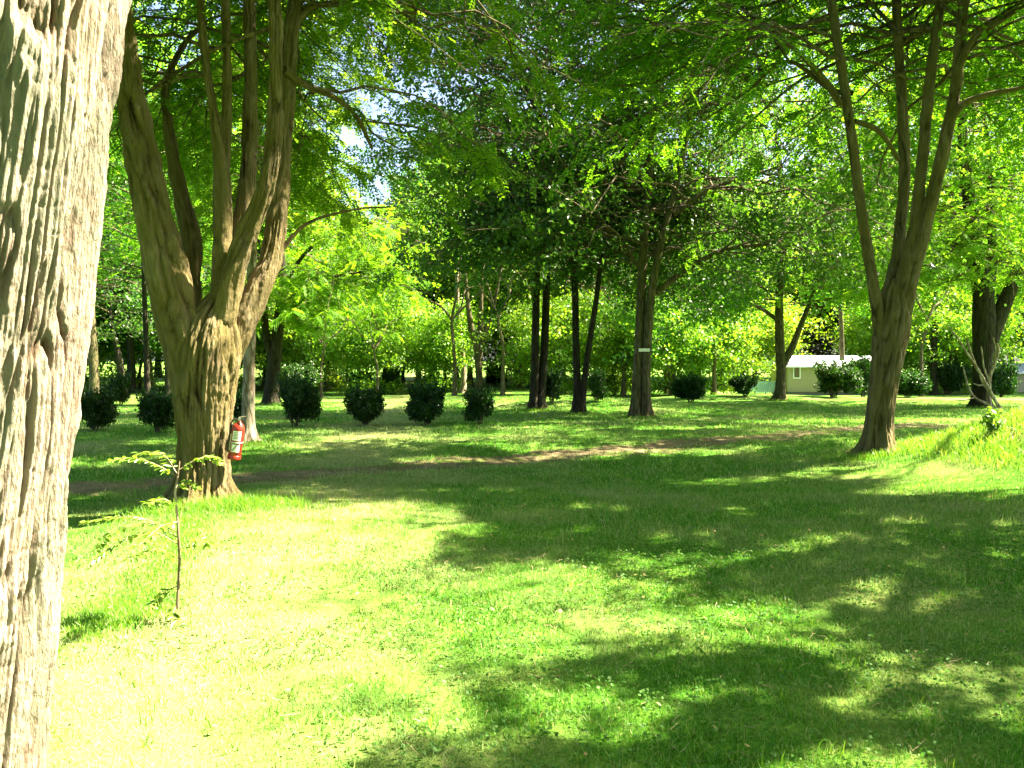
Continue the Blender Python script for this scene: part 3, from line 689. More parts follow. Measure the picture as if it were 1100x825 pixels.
t292, g292 = mid_tree('dark leaning tree behind the slim pale trunk at left', 294, 434,
    [([(291, 440, 20), (292, 415, 15), (296, 380, 13), (300, 340, 11), (303, 300, 9), (300, 240, 8)], 0, 14, (0, 0))],
    [([(294, 395, 8), (286, 360, 8), (283, 320, 7), (278, 270, 5)], 0, 13, (-.1, 0)), ([(302, 310, 5), (330, 270, 4), (365, 245, 3), (400, 240, 2)], -1, None, (0, 0)), ([(300, 345, 4), (322, 325, 3), (350, 300, 2.5), (390, 292, 2)], -1, None, (0, 0))],
    M['bark_dark'], M['locust'], dict(hmin=3.6, hmax=14, Rmax=4.2, nsec=150, nter=10, nleaf=8, kind='frond', size=(.42, 7, .09, .04), droop=.35, rise=(-.2, .35), prof=.5, mask=True), 71, 20)
# thin trunks farther back, between the bushes and the sunny clearing
thin = [
    ('thin dark young tree left of the pale pair of trunks', 433, 412, [(433, 414, 4), (433, 390, 3.4), (434, 350, 3), (436, 300, 2.6)], 'bark_dark', 'mid', 3.5, 5, 2.4),
    ('pale twin stemmed tree directly behind the second round bush from the right', 449, 413, [(449, 415, 7), (450, 390, 6), (452, 350, 5), (447, 310, 4)], 'bark_pale', 'dark', 5.5, 12, 3.8),
    ('straight thin black trunk right of the pale twin stemmed tree', 462, 414, [(462, 416, 5), (462, 380, 4), (463, 330, 3.6), (463, 280, 3)], 'bark_dark', 'dark', 5.5, 15, 4),
    ('thin dark trunk left of the pale trunk with a white marker', 478, 416, [(478, 418, 4.5), (478, 380, 3.6), (479, 330, 3), (479, 280, 2.6)], 'bark_dark', 'dark', 5.5, 15, 4),
    ('pale slender trunk bearing a small white marker plate', 498, 422, [(497, 424, 8), (498, 400, 6), (496, 370, 5), (492, 330, 4)], 'bark_pale', 'dark', 5.5, 14, 4.2),
    ('pale brown trunk seen between the leaning dark stem and the tree with the white board', 655, 412, [(655, 415, 11), (655, 395, 9), (656, 360, 8), (650, 320, 6), (645, 280, 5)], 'bark_pale', 'mid', 6, 16, 5),
    ('dark vase shaped tree behind the dark bush at centre right', 742, 410, [(742, 414, 14), (742, 395, 11), (741, 370, 11), (733, 345, 8), (722, 325, 5)], 'bark_dark', 'dark', 5, 15, 6),
    ('straight brown trunk between the vase shaped tree and the rooty mound', 786, 416, [(786, 420, 8), (786, 395, 6.5), (787, 360, 5.5), (787, 310, 5)], 'bark', 'mid', 6.5, 17, 5),
    ('pale trunk rising behind the beige cabin roof', 929, 412, [(929, 414, 8), (929, 380, 7), (928, 340, 6), (930, 290, 5)], 'bark_pale', 'mid', 6.5, 17, 5),
    ('spreading low branched tree far left beyond the dark bushes', 132, 428, [(132, 432, 12), (131, 415, 9), (130, 400, 8), (127, 380, 6), (120, 350, 4)], 'bark_dark', 'dark', 3.6, 14, 6.5),
    ('brown trunked tree beside the front trunk, far left', 100, 430, [(101, 434, 12), (101, 410, 10), (100, 385, 10), (98, 340, 8), (96, 290, 6)], 'bark', 'dark', 5, 15, 5.5),
    ('slim dark tree seen just left of the forked mossy tree', 181, 424, [(181, 428, 8), (180, 400, 6), (180, 360, 5), (179, 310, 4)], 'bark_dark', 'dark', 4.5, 14, 5),
    ('slim shaded tree seen through the fork of the mossy tree', 330, 416, [(330, 420, 6), (330, 390, 5), (331, 350, 4), (333, 300, 3.4)], 'bark_dark', 'locust_pale', 6, 14, 4.5),
    ('young thin tree beyond the tall bushes at centre left', 372, 412, [(372, 414, 4), (373, 390, 3), (374, 350, 3), (376, 310, 2.4)], 'bark', 'locust_pale', 4, 6, 3.5),
    ('thin grey trunk just left of the dark twin trunks', 556, 414, [(556, 416, 4.5), (557, 390, 3.6), (557, 350, 3), (556, 300, 2.6)], 'bark', 'far', 6, 14, 5),
]
thin += [
    ('shaded slender tree behind the lower left limb of the mossy tree', 158, 440, [(158, 444, 9), (158, 415, 7), (157, 370, 6), (155, 310, 5)], 'bark_dark', 'locust_pale', 4.5, 10, 4.6),
    ('tree with bright feathery leaves left of the right locust, on the far lawn', 905, 424, [(905, 428, 8), (905, 400, 6), (904, 360, 5), (902, 300, 4)], 'bark', 'locust_pale', 6, 12, 5.2),
    ('tree with bright feathery leaves between the right locust and the stout dark tree', 1003, 424, [(1003, 428, 9), (1003, 400, 7), (1004, 350, 6), (1006, 290, 5)], 'bark_dark', 'locust_pale', 6, 12, 5.2),
]
for i, (lab, bx, by, pts, bk, lf, hm, hx, rm) in enumerate(thin):
    fr = lf == 'locust_pale'
    hx += 6; rm *= 1.25; cp = dict(hmin=hm, hmax=hx, Rmax=rm, nsec=100, nter=8, nleaf=6 if fr else 26, kind='frond' if fr else 'leaf', size=(.45, 6, .11, .046) if fr else .19, spread=.28, droop=.25, prof=.5, mask=True)
    tt, gg = mid_tree(lab, bx, by, [(pts, 0, hx - 1, (0, 0))], [], M[bk], M[lf], cp, 100 + i, 12, amp=.01)
    if 'marker plate' in lab: gmark = gg
    if 'twin stemmed' in lab:
        P, R = L([(452, 385, 5), (458, 350, 4), (462, 310, 3)], gg.y, 0, 12, (.1, 0), np.random.default_rng(3))
        P = [tuple(np.array(p) - np.array(tuple(gg))) for p in P]
        V, Q, h = bark_tube(P, R, .1, 10, 3, .005); link('limb', mesh_np('limb', V, Q, attr=h), M['bark_pale'], tt)

# ------------------------------------------------------------------ shared kinds of tree: unseen shade trees and the woodland behind
def kind_tree(label, h, rc, hm, leaf, lk, size, seed, nsec=120, nter=9, nleaf=26, bark='bark', rt=.2, nl=4, group=None, prof=.5, spread=.25, mask=False, loc=(0, 0, 0), rise=(.0, .5)):
    rng = np.random.default_rng(seed); t = thing('tree', label, 'tree', loc, 0, group)
    P = [(0, 0, -.1)]; R = [rt * 1.3]
    for i in range(1, 10):
        z = h * .85 * i / 9; P.append((rng.normal(0, .03 * h * i / 9), rng.normal(0, .03 * h * i / 9), z)); R.append(rt * (1 - .9 * i / 9))
    V, Q, hh = bark_tube(P, R, .2, 14, seed, .012, flare=.3); link('trunk', mesh_np('trunk', V, Q, attr=hh), M[bark], t)
    al = [path_resample(P, R, .3)[:2]]; VV_ = []; QQ_ = []; o_ = 0
    for k in range(nl):
        a = k * 2 * math.pi / nl + rng.uniform(-.5, .5); i = rng.integers(3, 6); q = np.array(P[i]); d = np.array((math.cos(a) * .7, math.sin(a) * .7, .75))
        pp = [q + d * j * h * .07 + rng.normal(0, .06, 3) * j for j in range(7)]; rr = list(np.linspace(rt * .5, .02, 7))
        V, Q, hh = bark_tube(pp, rr, .2, 8, seed, .005); VV_.append(V); QQ_.append(Q + o_); o_ += len(V); al.append(path_resample(pp, rr, .3)[:2])
    V1, Q1, VL, QL = crown(al, rng, hm, h, rc, nsec, nter, nleaf, lk, size=size, prof=prof, spread=spread, mask=tuple(loc) if mask else False, rise=rise)
    VV_.append(V1); QQ_.append(Q1 + o_)
    link('branches', mesh_np('branches', np.concatenate(VV_), np.concatenate(QQ_)), M['twig'], t)
    link('crown', mesh_np('crown', VL, QL, smooth=False), M[leaf], t)
    return t
def gz(x, y): return (x, y, float(H(x, y)))
# unseen broad trees: first group added to block skylight, right group shades the lawn
for i, (lab, x, y, h, rc, hm, ns) in enumerate([
        ('broad tree out of view behind the camera and to the left', -7.5, -5.5, 13, 6, 3.5, 150),
        ('broad tree out of view straight behind the camera', 1.5, -9.5, 14, 6.5, 3.5, 150),
        ('broad tree out of view left of the front trunk', -12.0, 4.5, 14, 6, 3.0, 150),
        ('broad tree out of view far behind on the right', 11.0, -8.0, 14, 6, 3.5, 150),
        ('broad tree out of view right of the lawn, nearest the camera', 9.6, 4.7, 12, 4.6, 4.6, 110),
        ('broad tree out of view right of the long grass bank', 9.9, 9.3, 14.5, 5.2, 6.9, 190),
        ('broad tree out of view right, beyond the grass bank', 15.0, 17.5, 15, 5.5, 5.0, 120),
        ('broad tree out of view right and behind the camera', 8.0, .2, 12, 4.2, 4.6, 100)]):
    kind_tree(lab, h, rc, hm, 'locust', 'leaf', .11, 200 + i, nsec=ns, nter=9, nleaf=75, mask=True, loc=gz(x, y), spread=.34, rt=.25)

protos = {
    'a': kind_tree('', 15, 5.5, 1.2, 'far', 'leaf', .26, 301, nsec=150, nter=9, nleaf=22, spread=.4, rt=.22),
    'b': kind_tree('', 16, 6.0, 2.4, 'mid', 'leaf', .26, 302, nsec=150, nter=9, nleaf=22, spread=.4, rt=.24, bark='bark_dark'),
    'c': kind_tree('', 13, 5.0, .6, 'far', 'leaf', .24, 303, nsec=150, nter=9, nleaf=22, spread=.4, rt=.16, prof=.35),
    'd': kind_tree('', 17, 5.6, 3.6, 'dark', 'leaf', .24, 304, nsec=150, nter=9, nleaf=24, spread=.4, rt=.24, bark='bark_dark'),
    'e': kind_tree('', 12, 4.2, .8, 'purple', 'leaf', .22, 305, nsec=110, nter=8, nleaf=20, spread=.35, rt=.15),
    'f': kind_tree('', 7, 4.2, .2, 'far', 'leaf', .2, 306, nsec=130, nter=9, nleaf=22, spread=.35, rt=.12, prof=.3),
}
protos['s'] = kind_tree('', 17, 3.2, 9.0, 'mid', 'leaf', .18, 307, nsec=45, nter=8, nleaf=16, spread=.35, rt=.13, bark='bark')
used = set()
WG = 'woodland trees behind the clearing'
far_trees = [  # px, distance, kind, scale, label
    (20, 48, 'd', 1.0, 'dark woodland tree hidden mostly behind the front trunk'),
    (75, 60, 'b', 1.0, 'green woodland tree seen past the right edge of the front trunk'),
    (140, 52, 'd', .95, 'dark woodland tree behind the low branched tree at far left'),
    (160, 72, 'b', 1.1, 'green woodland tree beyond the dark bushes at far left'),
    (225, 56, 'b', 1.0, 'green woodland tree framed by the limbs of the mossy tree'),
    (285, 66, 'a', 1.0, 'yellow green woodland tree behind the dark leaning tree at left'),
    (335, 62, 'a', .80, 'bright woodland tree directly above the leftmost lawn bush'),
    (352, 88, 'c', .95, 'bright bushy woodland tree at the far end of the sunny clearing'),
    (385, 76, 'a', .72, 'bright round tree in the gap between the left trees and the centre trees'),
    (425, 84, 'c', .82, 'light green tree closing the back of the gap below the open sky'),
    (465, 72, 'a', .82, 'sunlit woodland tree behind the thin trunks left of centre'),
    (505, 66, 'a', .90, 'sunlit woodland tree behind the vase of thin stems'),
    (540, 84, 'c', 1.1, 'light green woodland tree just left of the dark twin trunks'),
    (560, 62, 'a', .95, 'yellow green woodland tree behind the dark twin trunks'),
    (605, 70, 'c', 1.15, 'bright woodland tree glimpsed between the twin trunks and the leaning stem'),
    (640, 62, 'a', .85, 'green woodland tree behind the thin leaning stem'),
    (675, 78, 'c', 1.2, 'light green tree behind the trunk with the white board'),
    (722, 62, 'a', .85, 'green woodland tree right of the trunk with the white board'),
    (750, 84, 'c', 1.2, 'pale woodland tree behind the dark vase shaped tree'),
    (775, 70, 'a', 1.05, 'sunlit woodland tree left of the rooty mound'),
    (812, 74, 'a', .95, 'bright yellow tree above the pale turquoise fence'),
    (850, 82, 'b', 1.1, 'green woodland tree rising behind the left end of the cabin'),
    (868, 72, 'e', .75, 'reddish leaved tree overhanging the cabin roof'),
    (905, 78, 'a', .9, 'bright tree directly behind the middle of the cabin roof'),
    (955, 74, 'a', .95, 'yellow green tree behind the right locust trunk'),
    (1000, 68, 'a', 1.0, 'yellow green woodland tree left of the stout dark tree'),
    (1040, 80, 'b', 1.1, 'green woodland tree behind the stout dark tree'),
    (1085, 58, 'e', .9, 'reddish leaved tree above the cabin at the right edge'),
    (1120, 66, 'a', 1.1, 'yellow green woodland tree at the far right edge'),
    (1180, 56, 'b', 1.1, 'green woodland tree just outside the right edge'),
    (-60, 58, 'b', 1.1, 'green woodland tree outside the left edge'),
    (-150, 50, 'd', 1.1, 'dark woodland tree well outside the left edge'),
    (90, 84, 'a', 1.1, 'sunlit tree far beyond the front trunk'),
    (250, 88, 'c', 1.2, 'pale bushy tree farthest behind the mossy tree'),
    (650, 95, 'b', 1.3, 'tall green tree farthest back behind the leaning stem'),
    (800, 98, 'b', 1.3, 'tall green tree farthest back left of the cabin'),
    (945, 96, 'b', 1.3, 'tall green tree farthest back right of the cabin'),
    (1065, 98, 'b', 1.3, 'tall green tree farthest back at the right'),
    (560, 98, 'b', 1.2, 'tall green tree farthest back behind the twin trunks'),
    (310, 100, 'b', 1.2, 'tall green tree farthest back behind the dark leaning tree at left'),
    (170, 100, 'b', 1.3, 'tall green tree farthest back at far left'),
    (490, 98, 'b', .95, 'tall green tree farthest back left of the twin trunks'),
    (395, 54, 'f', 0.90, 'low bright shrubby tree at the back of the clearing, left'),
    (350, 60, 'f', 1.01, 'low bright shrubby tree above the leftmost lawn bush'),
    (470, 58, 'f', 0.87, 'low bright shrubby tree behind the thin black trunks'),
    (600, 52, 'f', 0.90, 'low bright shrubby tree between the twin trunks and the leaning stem'),
    (660, 54, 'f', 0.87, 'low shrubby tree behind the pale brown trunk'),
    (720, 50, 'f', 0.90, 'low shrubby tree right of the board tree'),
    (765, 52, 'f', 0.90, 'low shrubby tree left of the straight brown trunk'),
    (810, 66, 'f', 1.01, 'low bright shrubby tree behind the turquoise fence'),
    (965, 60, 'f', 1.09, 'low bright shrubby tree behind the right locust trunk'),
    (1020, 56, 'f', 1.01, 'low bright shrubby tree behind the leaning bare branches'),
    (60, 62, 'f', 1.2, 'low shrubby tree seen just past the front trunk'),
    (150, 66, 'f', 1.2, 'low shrubby tree behind the dark bushes left of the mossy tree'),
    (232, 62, 'f', 1.1, 'low shrubby tree directly behind the mossy tree'),
    (300, 66, 'f', 1.1, 'low shrubby tree behind the dark leaning tree at left'),
    (345, 50, 's', .62, 'slender distant tree right of the leftmost lawn bush'),
    (405, 52, 's', .60, 'slender distant tree between the widest black bush and the small narrow bush'),
    (488, 54, 's', 1.0, 'slender distant tree left of the pale trunk with the white plate'),
    (540, 52, 's', 1.0, 'slender distant tree midway between the vase of stems and the twin trunks'),
    (604, 56, 's', 1.05, 'slender distant tree in the space right of the twin trunks'),
    (670, 54, 's', 1.0, 'slender distant tree close left of the trunk with the white board'),
    (716, 58, 's', 1.05, 'slender distant tree close right of the trunk with the white board'),
    (768, 52, 's', .95, 'slender distant tree between the two dark bushes right of centre'),
    (990, 54, 's', 1.0, 'slender distant tree right of the right locust trunk'),
]
rz = np.random.default_rng(9)
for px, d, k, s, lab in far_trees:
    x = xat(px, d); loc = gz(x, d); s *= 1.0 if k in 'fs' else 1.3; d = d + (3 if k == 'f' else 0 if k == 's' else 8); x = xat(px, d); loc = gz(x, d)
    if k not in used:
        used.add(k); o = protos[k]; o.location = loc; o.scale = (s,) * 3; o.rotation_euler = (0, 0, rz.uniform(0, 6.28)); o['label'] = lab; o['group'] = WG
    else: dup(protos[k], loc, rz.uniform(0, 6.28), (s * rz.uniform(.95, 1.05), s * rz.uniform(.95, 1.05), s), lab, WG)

# ------------------------------------------------------------------ bushes
def bush(seed, label, low=.25):
    rng = np.random.default_rng(seed); t = thing('bush', label, 'bush', (0, 0, 0))
    nl = rng.integers(5, 9); Ps = []
    for q in range(nl):
        cen = np.array((rng.normal(0, .19), rng.normal(0, .19), rng.uniform(.30, .80))); rr = rng.uniform(.17, .33) * (1.15 - .5 * abs(cen[2] - .55))
        n = int(21000 * rr ** 1.6 / 2.2 * .9); d = nrm(rng.normal(0, 1, (n, 3))); r = rng.uniform(.1, 1, n) ** .5
        lump = 1 + .4 * perlin(d * 2.4 + seed + q); Ps.append(cen + d * (r * lump * rr)[:, None])
    P = np.concatenate(Ps)
    P = P[P[:, 2] > low * .3 + .1 * rng.random(len(P))]
    # shoots standing out of the outline
    ns = 150; a = rng.uniform(0, 6.28, ns); rr = np.sqrt(rng.uniform(0, 1, ns)) * .38; b = np.column_stack([np.cos(a) * rr, np.sin(a) * rr, rng.uniform(.45, .8, ns)]); dd = nrm(np.column_stack([np.cos(a) * rr * 1.5, np.sin(a) * rr * 1.5, np.ones(ns)]))
    f = rng.uniform(0, 1, (ns, 26, 1)) * rng.uniform(.15, .50, (ns, 1, 1)); S = (b[:, None] + dd[:, None] * f + rng.normal(0, .018, (ns, 26, 3))).reshape(-1, 3)
    P = np.concatenate([P, S]); V, Q = leaf_mesh(P, rng, .064, .9)
    link('foliage', mesh_np('foliage', V, Q, smooth=False), M['bush'], t)
    ns = 11; a = rng.uniform(0, 6.28, ns); k = 6; u = np.linspace(0, 1, k)
    T = np.zeros((ns, k, 3)); T[:, :, 0] = np.cos(a)[:, None] * (.04 + .36 * u ** 1.2) + rng.normal(0, .02, (ns, k)); T[:, :, 1] = np.sin(a)[:, None] * (.04 + .36 * u ** 1.2) + rng.normal(0, .02, (ns, k)); T[:, :, 2] = u * .85 - .03
    V, Q = tubes(T, np.broadcast_to(.014 * (1 - .6 * u), (ns, k)), 5); link('stems', mesh_np('stems', V, Q), M['twig'], t)
    return t
bp_ = [bush(400 + i, '') for i in range(7)]
BG = 'dark round bushes dotted over the lawn'
bl = [  # centre px, base py, top py, width px, label
    (102, 463, 418, 38, 'dark bush nearest the front trunk at far left'),
    (170, 465, 418, 36, 'dark bush with pale glints left of the forked mossy tree'),
    (317, 458, 412, 38, 'dark bush right of the mossy tree, leftmost of the open lawn row'),
    (320, 430, 396, 32, 'green bush peeking over the leftmost bush of the open lawn row'),
    (392, 457, 411, 44, 'widest black bush of the open lawn row, left of centre'),
    (386, 424, 397, 26, 'small bush peeking over the widest black bush'),
    (421, 423, 394, 18, 'small narrow bush standing farther back on the sunny slope'),
    (459, 456, 413, 40, 'round bush in front of the thin trunks with bare pale feet'),
    (515, 456, 416, 30, 'loose bush in front of the vase of thin stems'),
    (593, 433, 401, 26, 'glossy bush against the right side of the twin trunks'),
    (641, 432, 402, 20, 'narrow dark bush right of the leaning thin stem'),
    (742, 432, 400, 30, 'square dark bush in front of the dark vase shaped tree'),
    (801, 426, 402, 26, 'dark bush left of the rooty mound'),
    (532, 414, 392, 18, 'small dark bush behind and right of the vase of stems'),
    (559, 416, 390, 18, 'small green bush left of the twin trunks'),
    (255, 452, 418, 30, 'dark bush half hidden behind the mossy trunk'),
    (895, 427, 393, 34, 'upright green bush before the middle of the cabin'),
    (927, 426, 389, 30, 'glossy green bush before the right end of the cabin'),
    (975, 427, 396, 34, 'bush with pale glints right of the locust trunk'),
    (1018, 424, 386, 38, 'large dark bush left of the stout dark tree'),
    (1076, 427, 392, 28, 'bright sided bush between the stout dark tree and the right cabin'),
    (130, 436, 402, 18, 'small bush beneath the low branched tree at far left'),
]
for i, (px, by, ty, wp, lab) in enumerate(bl):
    g_ = ground_at(px, by); h = (by - ty) / FPX * g_.y / 1.08 * (1, .9, 1.12, .95, 1.05, .88, 1.1)[(i * 3) % 7]; ww = wp / FPX * g_.y / .98 * (1, 1.15, .95, 1.1, .9)[i % 5]
    p = bp_[i % 7]; s = (ww, ww, h)
    if i < 7: p.location = g_; p.scale = s; p['label'] = lab; p['group'] = BG; p.rotation_euler = (0, 0, i)
    else: dup(p, g_, i * 1.3, s, lab, BG)

# ------------------------------------------------------------------ long grass
def long_grass(parts, mat, name, lab):
    VV = []; QQ = []; TT = []; off = 0
    for xy, h, wd in parts:
        V, Q, T = blades(xy, h * rg.uniform(.5, 1.2, len(xy)), np.full(len(xy), wd) * rg.uniform(.6, 1.3, len(xy)), rg, .6)
        VV.append(V); QQ.append(Q + off); TT.append(T + off); off += len(V)
    tag(link(name, mesh_np(name, np.concatenate(VV), np.concatenate(QQ), np.concatenate(TT), False), mat), lab, 'grass', kind='stuff')
bank = scatter_gauss(30000, 8.9, 12.1, 2.0, 1.2, .12); bank = bank[H(bank[:, 0], bank[:, 1]) > .16]
long_grass([(bank, .17, .010)], M['longgrass'], 'long_grass', 'unmown long grass on the sunny bank at right')
strip_t = rg.uniform(0, 1, 7000); sx = np.interp(strip_t, [0, .5, 1], [xat(90, 4.9), xat(150, 5.6), xat(205, 8.4)]); sy = np.interp(strip_t, [0, .5, 1], [4.9, 5.6, 8.4])
strip = np.stack([sx, sy], 1) + rg.normal(0, .13, (7000, 2))
foot = scatter_gauss(3800, gB.x + .35, gB.y - .35, .42, .16, .2)
ff = scatter_gauss(1800, gF.x, gF.y - .2, .5, .25, .1)
ring = np.concatenate([scatter_gauss(420, q.x, q.y - .25, .38, .25) for q in (g688, g575, g620, g515, g838, g1055, g268, g292)])
tc0 = frustum_pts(rg, 2.6, 11, 9); tuft = np.repeat(tc0, 16, 0) + rg.normal(0, .035, (len(tc0) * 16, 2))
long_grass([(strip, .085, .006), (foot, .15, .007), (ff, .14, .010), (ring, .13, .016), (tuft, .075, .006)], M['longgrass'], 'tall_grass', 'fringe of taller grass along the lawn edge and tree feet')
# fallen leaves
xy = frustum_pts(rg, 2.6, 12, 7); V, Q, T = discs(xy, H(xy[:, 0], xy[:, 1]) + .042, rg.uniform(.006, .018, len(xy)), rg, .4)
tag(link('fallen_leaves', mesh_np('fallen_leaves', V, Q, T, False), simple('dry_leaf', (.26, .19, .07), .9, noise=.4)), 'dry brown leaves scattered on the lawn', 'leaves', kind='stuff')

# straw clippings and short twigs lying in the turf
xy = frustum_pts(rg, 2.5, 9, 26); n = len(xy); a = rg.uniform(0, 6.28, n); l = rg.uniform(.03, .10, n); dxy = np.stack([np.cos(a), np.sin(a)], 1)
T3_ = np.stack([np.column_stack([xy - dxy * (l / 2)[:, None], H(xy[:, 0], xy[:, 1]) + rg.uniform(.02, .05, n)]), np.column_stack([xy + dxy.dot(np.array([[1, .1], [-.1, 1]])) * .004, H(xy[:, 0], xy[:, 1]) + rg.uniform(.03, .05, n)]), np.column_stack([xy + dxy * (l / 2)[:, None], H(xy[:, 0], xy[:, 1]) + rg.uniform(.02, .055, n)])], 1)
V, Q = tubes(T3_, np.broadcast_to(np.array([.0014, .0017, .001]), (n, 3)), 3)
tag(link('clippings', mesh_np('clippings', V, Q), simple('straw', (.30, .24, .13), .9, noise=.3)), 'dry straw clippings and bits of twig lying on the lawn', 'clippings', kind='stuff')

# ------------------------------------------------------------------ sapling at the left
def sapling():
    g_ = ground_at(190, 668); D = g_.y; b = np.array(tuple(g_)); rng = np.random.default_rng(77)
    t = thing('sapling', 'thin young sapling with flat leafy sprays before the mossy tree', 'sapling', g_)
    P, R = px_limb([(190, 672, 4.2), (191, 640, 3.6), (193, 600, 3.2), (191, 560, 3), (188, 530, 2.6), (191, 510, 2.2), (193, 495, 1.4)], D)
    P = [np.array(p) - b for p in P]; V, Q = tubes(np.array(P)[None], np.array(R)[None], 8); link('stem', mesh_np('stem', V, Q), M['bark_pale'], t)
    sprays = [([(191, 512), (165, 498), (140, 492), (122, 494)], -.1), ([(192, 505), (210, 494), (228, 490), (236, 496)], .1), ([(191, 510), (175, 488), (150, 486)], .25),
              ([(191, 545), (176, 536), (160, 540)], -.15), ([(192, 585), (165, 572), (130, 580), (98, 606)], -.25), ([(192, 578), (160, 562), (120, 572), (104, 590)], .1),
              ([(192, 572), (150, 556), (118, 556), (94, 560)], .4), ([(192, 590), (215, 580), (230, 586)], .0), ([(192, 600), (170, 590), (140, 600)], -.35), ([(192, 560), (172, 566), (150, 585)], -.4),
              ([(190, 630), (176, 636), (164, 648)], -.1), ([(190, 650), (186, 660), (196, 672)], -.12), ([(191, 524), (200, 518), (212, 522)], .05)]
    Vb = []; Qb = []; ob = 0; A = []
    for pts, dd in sprays:
        q = np.array([tuple(at(x, y, D + dd * i / (len(pts) - 1))) for i, (x, y) in enumerate(pts)]) - b
        C = catmull(q, 6); V, Q = tubes(C[None], np.linspace(.0035, .0012, len(C))[None], 5); Vb.append(V); Qb.append(Q + ob); ob += len(V)
        tg = nrm(np.gradient(C, axis=0)); S = nrm(np.cross(tg, [0, 0, 1]))
        for i in range(2, len(C)):
            for s in (-1, 1):
                for e in range(2): A.append((C[i], nrm(tg[i] * .5 + S[i] * s + rng.normal(0, .25, 3) + np.array([0, 0, -.15]))))
    link('twigs', mesh_np('twigs', np.concatenate(Vb), np.concatenate(Qb)), M['bark_pale'], t)
    P = np.array([a for a, _ in A]); Dr = np.array([d for _, d in A]); n = len(P); l = rng.uniform(.032, .06, n)[:, None]
    up = nrm(np.column_stack([rng.normal(0, .35, n), rng.normal(0, .35, n), np.ones(n)])); W = nrm(np.cross(Dr, up)); P = P + Dr * .006
    V = np.stack([P, P + Dr * l * .35 + W * l * .24, P + Dr * l * .75 + W * l * .17 - up * l * .06, P + Dr * l - up * l * .15, P + Dr * l * .75 - W * l * .17 - up * l * .06, P + Dr * l * .35 - W * l * .24], 1).reshape(-1, 3)
    i = np.arange(n)[:, None] * 6
    link('leaves', mesh_np('leaves', V, np.concatenate([i + np.array([[0, 1, 2, 3]]), i + np.array([[0, 3, 4, 5]])]), smooth=False), M['sapling'], t)
sapling()

# ------------------------------------------------------------------ fire extinguisher hung on the left tree
def extinguisher():
    D = DB - .12; top = at(257.5, 452, D); bot = at(251.5, 492, D); top_c = Vector(top); h = .405
    t = thing('fire_extinguisher', 'red fire extinguisher with white label hung on the mossy trunk', 'extinguisher', (bot.x, D, bot.z))
    t.rotation_euler = (0, math.radians(9), math.radians(-8))
    red = simple('red_enamel', (.27, .022, .012), .3, noise=.1); blk = simple('black_rubber', (.02, .02, .02), .5); met = simple('steel', (.6, .58, .55), .35, .9)
    wht = simple('label_white', (.78, .76, .68), .5); yel = simple('label_cream', (.62, .58, .34), .5); ink = simple('label_ink', (.06, .03, .03), .5)
    b = MB(); r = .068; b.lathe([(r * .9, 0), (r, .012), (r, .32), (r * .95, .345), (r * .75, .372), (r * .45, .39), (.022, .395), (.022, .408)], 36); b.build('cylinder', red, t, smooth=True)
    b = MB(); b.lathe([(r * 1.03, -.012), (r * 1.05, 0), (r * 1.05, .03), (r * 1.02, .034)], 36); b.build('base_ring', red, t, smooth=True)
    b = MB(); b.lathe([(.019, .409), (.019, .435), (.013, .44), (.013, .452)], 18); b.build('valve', met, t, smooth=True)
    b = MB(); b.tube([(-.01, 0, .444), (.03, -.01, .462), (.075, -.02, .472)], .007, 8); b.build('handle', met, t, smooth=True)
    b = MB(); b.tube([(-.01, 0, .43), (.03, -.01, .436), (.07, -.02, .428)], .007, 8); b.build('lever', blk, t, smooth=True)
    b = MB(); b.tube([(-.018, -.01, .425), (-.055, -.03, .42), (-.078, -.03, .37), (-.08, -.02, .25), (-.078, -.02, .12), (-.076, -.02, .06)], [.009, .009, .009, .009, .011, .013], 10); b.build('hose', blk, t, smooth=True)
    def wrap(name, a0, a1, z0, z1, mat, off):
        V = []; F = []; n = 14
        for i in range(n + 1):
            a = math.radians(a0 + (a1 - a0) * i / n); V += [((r + off) * math.cos(a), (r + off) * math.sin(a), z0), ((r + off) * math.cos(a), (r + off) * math.sin(a), z1)]
        for i in range(n): F.append((2 * i, 2 * i + 2, 2 * i + 3, 2 * i + 1))
        b = MB(); b.add(V, F); return b.build(name, mat, t, smooth=True)
    wrap('side_label', -170, -122, .085, .27, yel, .0016)
    lab = wrap('label', -108, -30, .20, .305, wht, .0016)
    l2 = wrap('label', -108, -30, .075, .185, wht, .0016)
    # printing: lines of text on the upper panel, a pictogram with a slanting bar below
    b = MB()
    def patch(quad, off=.0026):
        (a0, z0), (a1, z1), (a2, z2), (a3, z3) = quad; V = []; n = 8
        for i in range(n + 1):
            f = i / n
            for (aa, za), (ab, zb) in (((a0, z0), (a1, z1)), ((a3, z3), (a2, z2))):
                a = math.radians(aa + (ab - aa) * f); V.append(((r + off) * math.cos(a), (r + off) * math.sin(a), za + (zb - za) * f))
        b.add(V, [(2 * i, 2 * i + 2, 2 * i + 3, 2 * i + 1) for i in range(n)])
    for z in (.285, .268, .252, .236, .220): patch([(-98, z), (-44 - (z * 977 % 14), z), (-44 - (z * 977 % 14), z + .006), (-98, z + .006)])
    patch([(-104, .158), (-36, .158), (-36, .174), (-104, .174)])
    patch([(-104, .083), (-60, .160), (-42, .160), (-86, .083)])
    patch([(-104, .083), (-100, .083), (-100, .16), (-104, .16)])
    b.build('printing', ink, t, smooth=True)
    b = MB(); b.lathe([(r + .003, .17), (r + .005, .172), (r + .005, .182), (r + .003, .184)], 30); b.build('strap', met, t, smooth=True)
    b = MB(); b.box(-.088, -.072, .0, .02, .14, .36); b.build('bracket', blk, t)
extinguisher()

